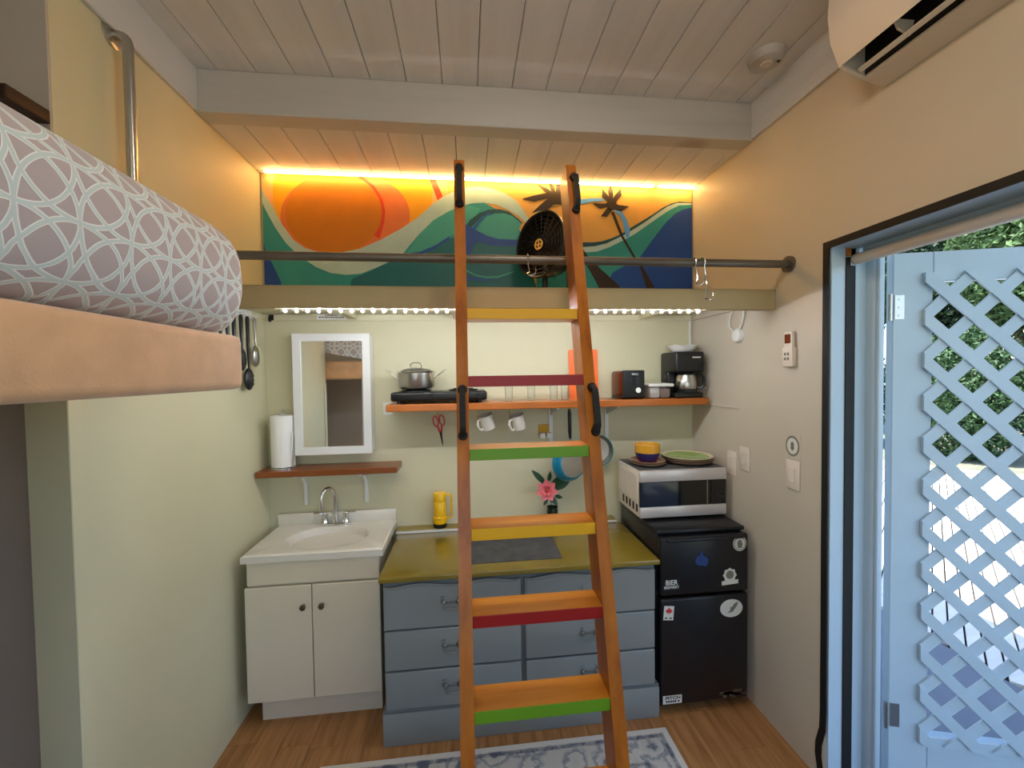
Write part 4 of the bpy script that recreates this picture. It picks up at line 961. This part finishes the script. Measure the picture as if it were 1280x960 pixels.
B().lathe([(.066, 0), (.066, .006), (.062, .009), (.001, .009)], (-.984, 2.285, 1.1605), 30).make('stand_base', 'chrome', pt)
B().lathe([(.018, .012), (.057, .012), (.058, .016), (.058, .278), (.057, .282), (.02, .282), (.019, .276)], (-.984, 2.285, 1.1605), 40).make('roll', 'paper', pt)
B().tube([(-.984, 2.285, 1.165), (-.984, 2.285, 1.45), (-.992, 2.285, 1.458), (-.997, 2.285, 1.466), (-.984, 2.285, 1.472), (-.972, 2.285, 1.466), (-.977, 2.285, 1.457)], .003, 8).make('stand_rod', 'chrome', pt)
B().tube([(-.922, 2.25, 1.168), (-.922, 2.25, 1.36)], .003, 8).make('side_rod', 'chrome', pt)
# small wall things
tag(box(-.475, -.425, YB-.0015, YB-.0002, 1.425, 1.495).make('wall_card', 'paper', smooth=False), 'small white card stuck to the wall at the shelf end', 'card')
sg = thing('notice', (-.735, YB-.02, 1.958), 'narrow white printed notice on the ledger above the mirror', 'sign')
box(-.815, -.66, YB-.0206, YB-.0195, 1.961, 1.992).make('paper', 'paper', sg, smooth=False)
b = B(); random.seed(3)
for z_, a, c in ((1.982, -.77, -.70), (1.970, -.805, -.672)):
    x_ = a
    while x_ < c:
        l_ = .005+random.random()*.008; b.box(x_, min(c, x_+l_), YB-.0209, YB-.0206, z_, z_+.0055); x_ += l_+.003
b.make('print', 'stk_k', sg, smooth=False)
hk = B().tube([(-1.052, YB-.0195, 1.977), (-1.052, YB-.035, 1.975), (-1.052, YB-.045, 1.962), (-1.052, YB-.04, 1.95), (-1.052, YB-.03, 1.953)], .006, 8).box(-1.064, -1.040, YB-.022, YB-.019, 1.956, 1.987, .003, 1)
tag(hk.make('wall_hook', 'blackm'), 'small black hook screwed to the ledger board in the corner', 'hook')
# utensil rail on the left wall
ur = thing('utensil_rack', (XL, 2.05, 1.93), 'white hook rail for utensils on the left wall', 'rack')
box(XL, XL+.01, 1.87, 2.215, 1.945, 1.985, .003, 1).make('rail', 'white', ur)
ulab = ['black kitchen turner hanging first on the hook rail', 'black slotted spatula hanging second on the hook rail', 'black pasta server hanging third on the hook rail', 'black spoon hanging fourth on the hook rail', 'large black perforated serving spoon hanging on the hook rail', 'shiny steel ladle hanging at the end of the hook rail near the corner']
for i, (u, zb, kind) in enumerate(((275, 1.70, 't'), (284, 1.69, 't'), (292, 1.68, 's'), (301, 1.68, 's'), (309, 1.585, 'b'), (318, 1.70, 'c'))):
    y = on('X', XL+.034, u, 402).y; zt = 1.935; mtl = 'steel' if kind == 'c' else 'black'; xx = XL+.034
    B().tube([(XL+.01, y, 1.962), (xx, y, 1.958), (xx+.008, y, 1.948), (xx+.012, y, 1.962)], .003, 6).make('hook', 'white', ur)
    t = thing('utensil', (xx, y, zb), ulab[i], 'utensil', 'utensils on the hook rail')
    B().tube([(xx, y, zt+.012), (xx, y, zt), (xx, y, (zt+zb)/2+.05), (xx+.004, y-.004, zb+.09)], [.006, .009, .008, .004], 10).make('handle', mtl, t)
    if kind == 't': B().prism([(y-.03, zb), (y+.03, zb), (y+.034, zb+.09), (y+.01, zb+.1), (y-.01, zb+.1), (y-.034, zb+.09)], 'YZ', xx, xx+.003).make('head', mtl, t)
    else:
        r = .036 if kind == 'b' else .03
        b = B().sph((xx, y, zb+.055), (.016, r, .055), 18, 10).make('head', mtl, t)
        if kind == 'b':
            q = B()
            for a in (-1, 0, 1):
                for c_ in (-1, 0, 1): q.sph((xx+.0145, y+a*.012, zb+.05+c_*.02), (.003, .004, .006), 8, 5)
            q.make('slots', 'gap', b)

# ================================================================== right wall
ac = thing('air_conditioner', (1.28, .8, 2.56), 'white wall-mounted split air conditioner above the doorway', 'air conditioner')
AY0, AY1 = .42, 1.218
pf_ = [(XR-.001, 2.575), (1.262, 2.600), (1.218, 2.626), (1.186, 2.70), (1.176, 2.78), (1.180, 2.855), (1.20, 2.868), (XR-.001, 2.868)]
def acprism(pts, y0, y1): return B().rings([[(x, y0, z) for x, z in pts], [(x, y1, z) for x, z in pts]])
acprism([(XR-.001, 2.575), (1.30, 2.591), (1.30, 2.70), (1.228, 2.70), (1.216, 2.626), (1.184, 2.70), (1.176, 2.78), (1.180, 2.855), (1.20, 2.868), (XR-.001, 2.868)], AY0+.012, AY1-.012).make('casing', 'acw', ac)
for ya, yb in ((AY0, AY0+.012), (AY1-.012, AY1)): acprism(pf_, ya, yb).make('end_cap', 'acw', ac)
acprism([(1.229, 2.699), (1.2995, 2.699), (1.2995, 2.60), (1.2975, 2.60), (1.2975, 2.69), (1.231, 2.69), (1.222, 2.64), (1.220, 2.64)], AY0+.013, AY1-.013).make('outlet_recess', 'acin', ac)
acprism([(1.262, 2.606), (1.274, 2.600), (1.277, 2.607), (1.265, 2.613)], AY0+.03, AY1-.022).make('louvre', 'acw', ac)
for i in range(5):
    y = AY1-.16-i*.145; acprism([(1.232, 2.65), (1.296, 2.65), (1.285, 2.607), (1.245, 2.624)], y, y+.006).make('vane', 'acw', ac)
smk = thing('smoke_detector', (1.225, 1.55, ZT-.035), 'round white smoke detector on the ceiling boards', 'smoke detector')
B().lathe([(.05, -.034), (.058, -.03), (.066, -.014), (.068, -.001), (.001, 0)], (1.225, 1.55, ZT), 36).make('cover', 'ceilbeam', smk)
B().lathe([(.018, -.037), (.022, -.034), (.001, -.0335)], (1.225, 1.55, ZT), 20).make('test_button', 'acw', smk)
B().cyl((1.262, 1.53, ZT-.0355), (1.262, 1.53, ZT-.031), .006, seg=10).make('indicator', 'acin', smk)
nl = thing('round_lamp', (XR, 1.93, 1.80), 'white round puck lamp with looped cord on the right wall', 'lamp')
B().tube([(XR, 1.93, 1.825), (XR-.012, 1.93, 1.825), (XR-.022, 1.93, 1.825), (XR-.026, 1.93, 1.825)], [.036, .036, .03, .02], 28).make('puck', 'white', nl)
B().tube([(XR-.012, 1.955, 1.85), (XR-.012, 1.985, 1.87), (XR-.012, 1.995, 1.905), (XR-.012, 1.985, 1.935), (XR-.012, 1.97, 1.953)], .004, 8).make('cord', 'white', nl)
B().tube([(XR-.012, 1.915, 1.855), (XR-.012, 1.895, 1.88), (XR-.012, 1.885, 1.915), (XR-.012, 1.882, 1.953)], .004, 8).make('cord', 'white', nl)
rm = thing('remote_control', (XR, 1.594, 1.66), 'white air conditioner remote in a wall holder', 'remote')
box(XR-.024, XR-.0005, 1.566, 1.622, 1.662, 1.745, .005, 2).make('holder', 'acw', rm)
r_ = box(XR-.020, XR-.004, 1.571, 1.617, 1.672, 1.812, .005, 2).make('handset', 'acw', rm)
box(XR-.0212, XR-.0195, 1.578, 1.610, 1.762, 1.800).make('display', 'copper', r_)
b = B()
for i in range(2):
    for j in range(2): b.box(XR-.0252, XR-.0235, 1.582+j*.016, 1.592+j*.016, 1.69+i*.02, 1.702+i*.02)
b.make('buttons', 'stk_g', rm, smooth=False)
def wplate(y, z0, z1, label, w_=.074):
    t = thing('switch_plate', (XR, y, z0), label, 'switch', 'cover plates on the right wall')
    p_ = box(XR-.006, XR-.0005, y-w_/2, y+w_/2, z0, z1, .003, 2).make('plate', 'acw', t)
    box(XR-.010, XR-.006, y-.016, y+.016, (z0+z1)/2-.033, (z0+z1)/2+.033, .002, 1).make('rocker', 'acw', p_)
wplate(1.885, 1.145, 1.265, 'ivory switch plate on the wall above the microwave')
wplate(1.582, 1.137, 1.262, 'ivory switch plate below the round sticker by the doorway')
wplate(1.985, 1.10, 1.225, 'ivory outlet plate behind the microwave on the right wall')
st = thing('wall_sticker', (XR, 1.587, 1.27), 'white card with round grey emblem by the doorway', 'sticker')
box(XR-.0012, XR-.0002, 1.545, 1.63, 1.268, 1.372).make('card', 'cream', st, smooth=False)
b = B()
for i in range(2):
    pass
def wdisc(r, m, x0, x1): return B().rings([[(xx, 1.587+r*math.cos(k*2*PI/28), 1.322+r*1.2*math.sin(k*2*PI/28)) for k in range(28)] for xx in (x0, x1)]).make('emblem', m, st, smooth=False)
wdisc(.037, 'stk_g', XR-.0016, XR-.001); wdisc(.029, 'stk_w', XR-.002, XR-.0016)
B().rings([[(xx, 1.587+a*.008*math.cos(k*2*PI/12), 1.322+.02*math.sin(k*2*PI/12)) for k, a in [(q, 1+.4*(q % 2)) for q in range(12)]] for xx in (XR-.0024, XR-.002)]).make('emblem', 'stk_g', st, smooth=False)
cv = B().tube([(XR-.02, YB-.008, 1.955), (XR-.02, YB-.008, 1.80), (XR-.018, YB-.008, 1.60), (XR-.018, YB-.008, 1.50)], .006, 8)
tag(cv.make('cable', 'white'), 'white cable running down the right back corner to the shelf', 'cable')

# ceiling lamp (above the viewer, out of view) and rug
cl = thing('ceiling_lamp', (.35, .8, ZT-.08), 'round flush ceiling lamp between ladder and air conditioner', 'lamp')
B().lathe([(.14, -.02), (.145, -.018), (.15, 0), (.001, 0)], (.35, .8, ZT), 36).make('base', 'white', cl)
B().lathe([(.001, -.08), (.06, -.075), (.11, -.055), (.135, -.02), (.001, -.0205)], (.35, .8, ZT), 36, caps=False).make('diffuser', 'lampd', cl)
copytree(cl, (-.25, -.75, ZT-.08), 'added unseen ceiling lamp brightening surfaces that face the rear')  # second lamp, added out of view to brighten rear-facing surfaces
RW, RH = .882+.64, 1.74-.45
rg = box(-.64, .882, .45, 1.74, .0005, .0125, .004, 2).make('rug', rug_mat(RW, RH)); tag(rg, 'distressed blue grey and ivory patterned rug under the ladder', 'rug')

# ================================================================== outdoors
struct(box(-30, 40, -30, 40, -.35, -.22).make('ground', 'soil'), 'bare ground outside the doorway', 'ground')
# porch deck boards running away from the doorway
dk_ = thing('porch_deck', (5, 4, -.2), 'pale sun bleached wooden deck outside the doorway', 'deck')
DV = Vector((.79, .61, 0)).normalized(); DP = Vector((-DV.y, DV.x, 0)); c0 = Vector((4.9, 3.2, -.12))
MDk = Matrix(((DV.x, DP.x, 0, c0.x), (DV.y, DP.y, 0, c0.y), (0, 0, 1, c0.z), (0, 0, 0, 1)))
for i in range(72):
    b = B(); b.M = MDk; off = (i-35)*.075
    x0 = -4.6
    # boards stop at the house wall (x = 1.56)
    need = (1.60-c0.x-DP.x*off)/DV.x
    b.box(max(x0, need+.06, (3.05-c0.x-DP.x*off)/DV.x), 4.6, off, off+.064, -.025, .0).make('deck_board', 'deck', dk_, smooth=False)
b = B(); b.M = MDk; b.box(-1.6, 4.6, -2.7, 2.7, -.09, -.05).make('underdeck', 'underd', dk_, smooth=False)
struct(box(1.54, 3.0, -2.5, 5.5, -.22, -.125).make('porch_slab', 'slab'), 'smooth grey shaded porch slab at the doorway', 'porch')
def bush(name, c, r, n, m, label, trunk=0, size=.09):
    t = thing(name, (c[0], c[1], -.22), label, 'tree' if trunk else 'bush', 'trees and bushes beyond the deck')
    bm = B(); rnd = random.Random(int(c[0]*100+c[1]*37))
    for i in range(n):
        while True:
            p = Vector((rnd.uniform(-1, 1), rnd.uniform(-1, 1), rnd.uniform(-1, 1)))
            if .25 < p.length < 1: break
        p = Vector((c[0]+p.x*r[0], c[1]+p.y*r[1], c[2]+p.z*r[2]))
        q = Matrix.Rotation(rnd.uniform(0, 6.28), 3, 'Z') @ Matrix.Rotation(rnd.uniform(-1.1, 1.1), 3, 'X') @ Matrix.Rotation(rnd.uniform(0, 6.28), 3, 'Y')
        s = size*rnd.uniform(.7, 1.4)
        bm.poly([p+q @ Vector(v)*s for v in ((0, -1, 0), (.42, -.1, .08), (0, 1, 0), (-.42, -.1, .08))])
    o = bm.make('foliage', m, t, smooth=False); o['kind'] = 'stuff'
    b = B()
    h0 = -.22
    for k in range(4 if not trunk else 3):
        a = k*2.1; b.tube([(c[0]+.08*math.cos(a), c[1]+.08*math.sin(a), h0), (c[0]+.2*r[0]*math.cos(a), c[1]+.2*r[1]*math.sin(a), (c[2]+h0)/2), (c[0]+.5*r[0]*math.cos(a), c[1]+.5*r[1]*math.sin(a), c[2]+.2*r[2])], [.05+.05*trunk, .035+.04*trunk, .015], 7)
    b.make('stem', 'bark', t)
k = 0
for (x_, y_, z_, rx, rz, n, mm, trk, lab) in (
    (9.2, 9.2, 1.1, 1.5, 1.35, 3600, 'fol0', 0, 'dense dark green bush beyond the far deck corner'),
    (10.0, 7.1, 1.1, 1.4, 1.4, 3600, 'fol1', 0, 'mid green bush standing between the dense bush and the pale bush'),
    (10.7, 5.0, 1.0, 1.4, 1.3, 3600, 'fol0', 0, 'dark rounded bush beside the pale bush beyond the deck'),
    (11.3, 2.9, 1.1, 1.4, 1.4, 3000, 'fol2', 0, 'pale yellow green bush beyond the deck'),
    (11.8, .8, 1.1, 1.4, 1.4, 3000, 'fol1', 0, 'mid green bush at the end of the deck hedge'),
    (7.6, 10.9, 1.1, 1.4, 1.4, 3000, 'fol1', 0, 'mid green bush at the back of the yard'),
    (10.8, 11.0, 4.2, 2.3, 2.3, 5200, 'fol1', 1, 'leafy tree rising above the dense dark bush'),
    (12.6, 7.6, 4.6, 2.3, 2.4, 5200, 'fol2', 1, 'bright leafy tree rising above the hedge'),
    (13.4, 4.3, 4.2, 2.2, 2.3, 5200, 'fol1', 1, 'leafy tree rising above the pale bush'),
    (14.6, 10.9, 4.2, 2.2, 2.6, 5200, 'fol0', 1, 'dark leafy tree behind the bright leafy tree and hedge'),
    (14.2, 1.0, 4.4, 2.2, 2.3, 4200, 'fol2', 1, 'bright leafy tree at the far end of the hedge')):
    bush('leafy_tree' if trk else 'garden_bush', (x_, y_, z_), (rx*(.66 if trk else .7), rx*(.66 if trk else .7), rz), n*4, mm, lab, trk, .048 if not trk else .08)
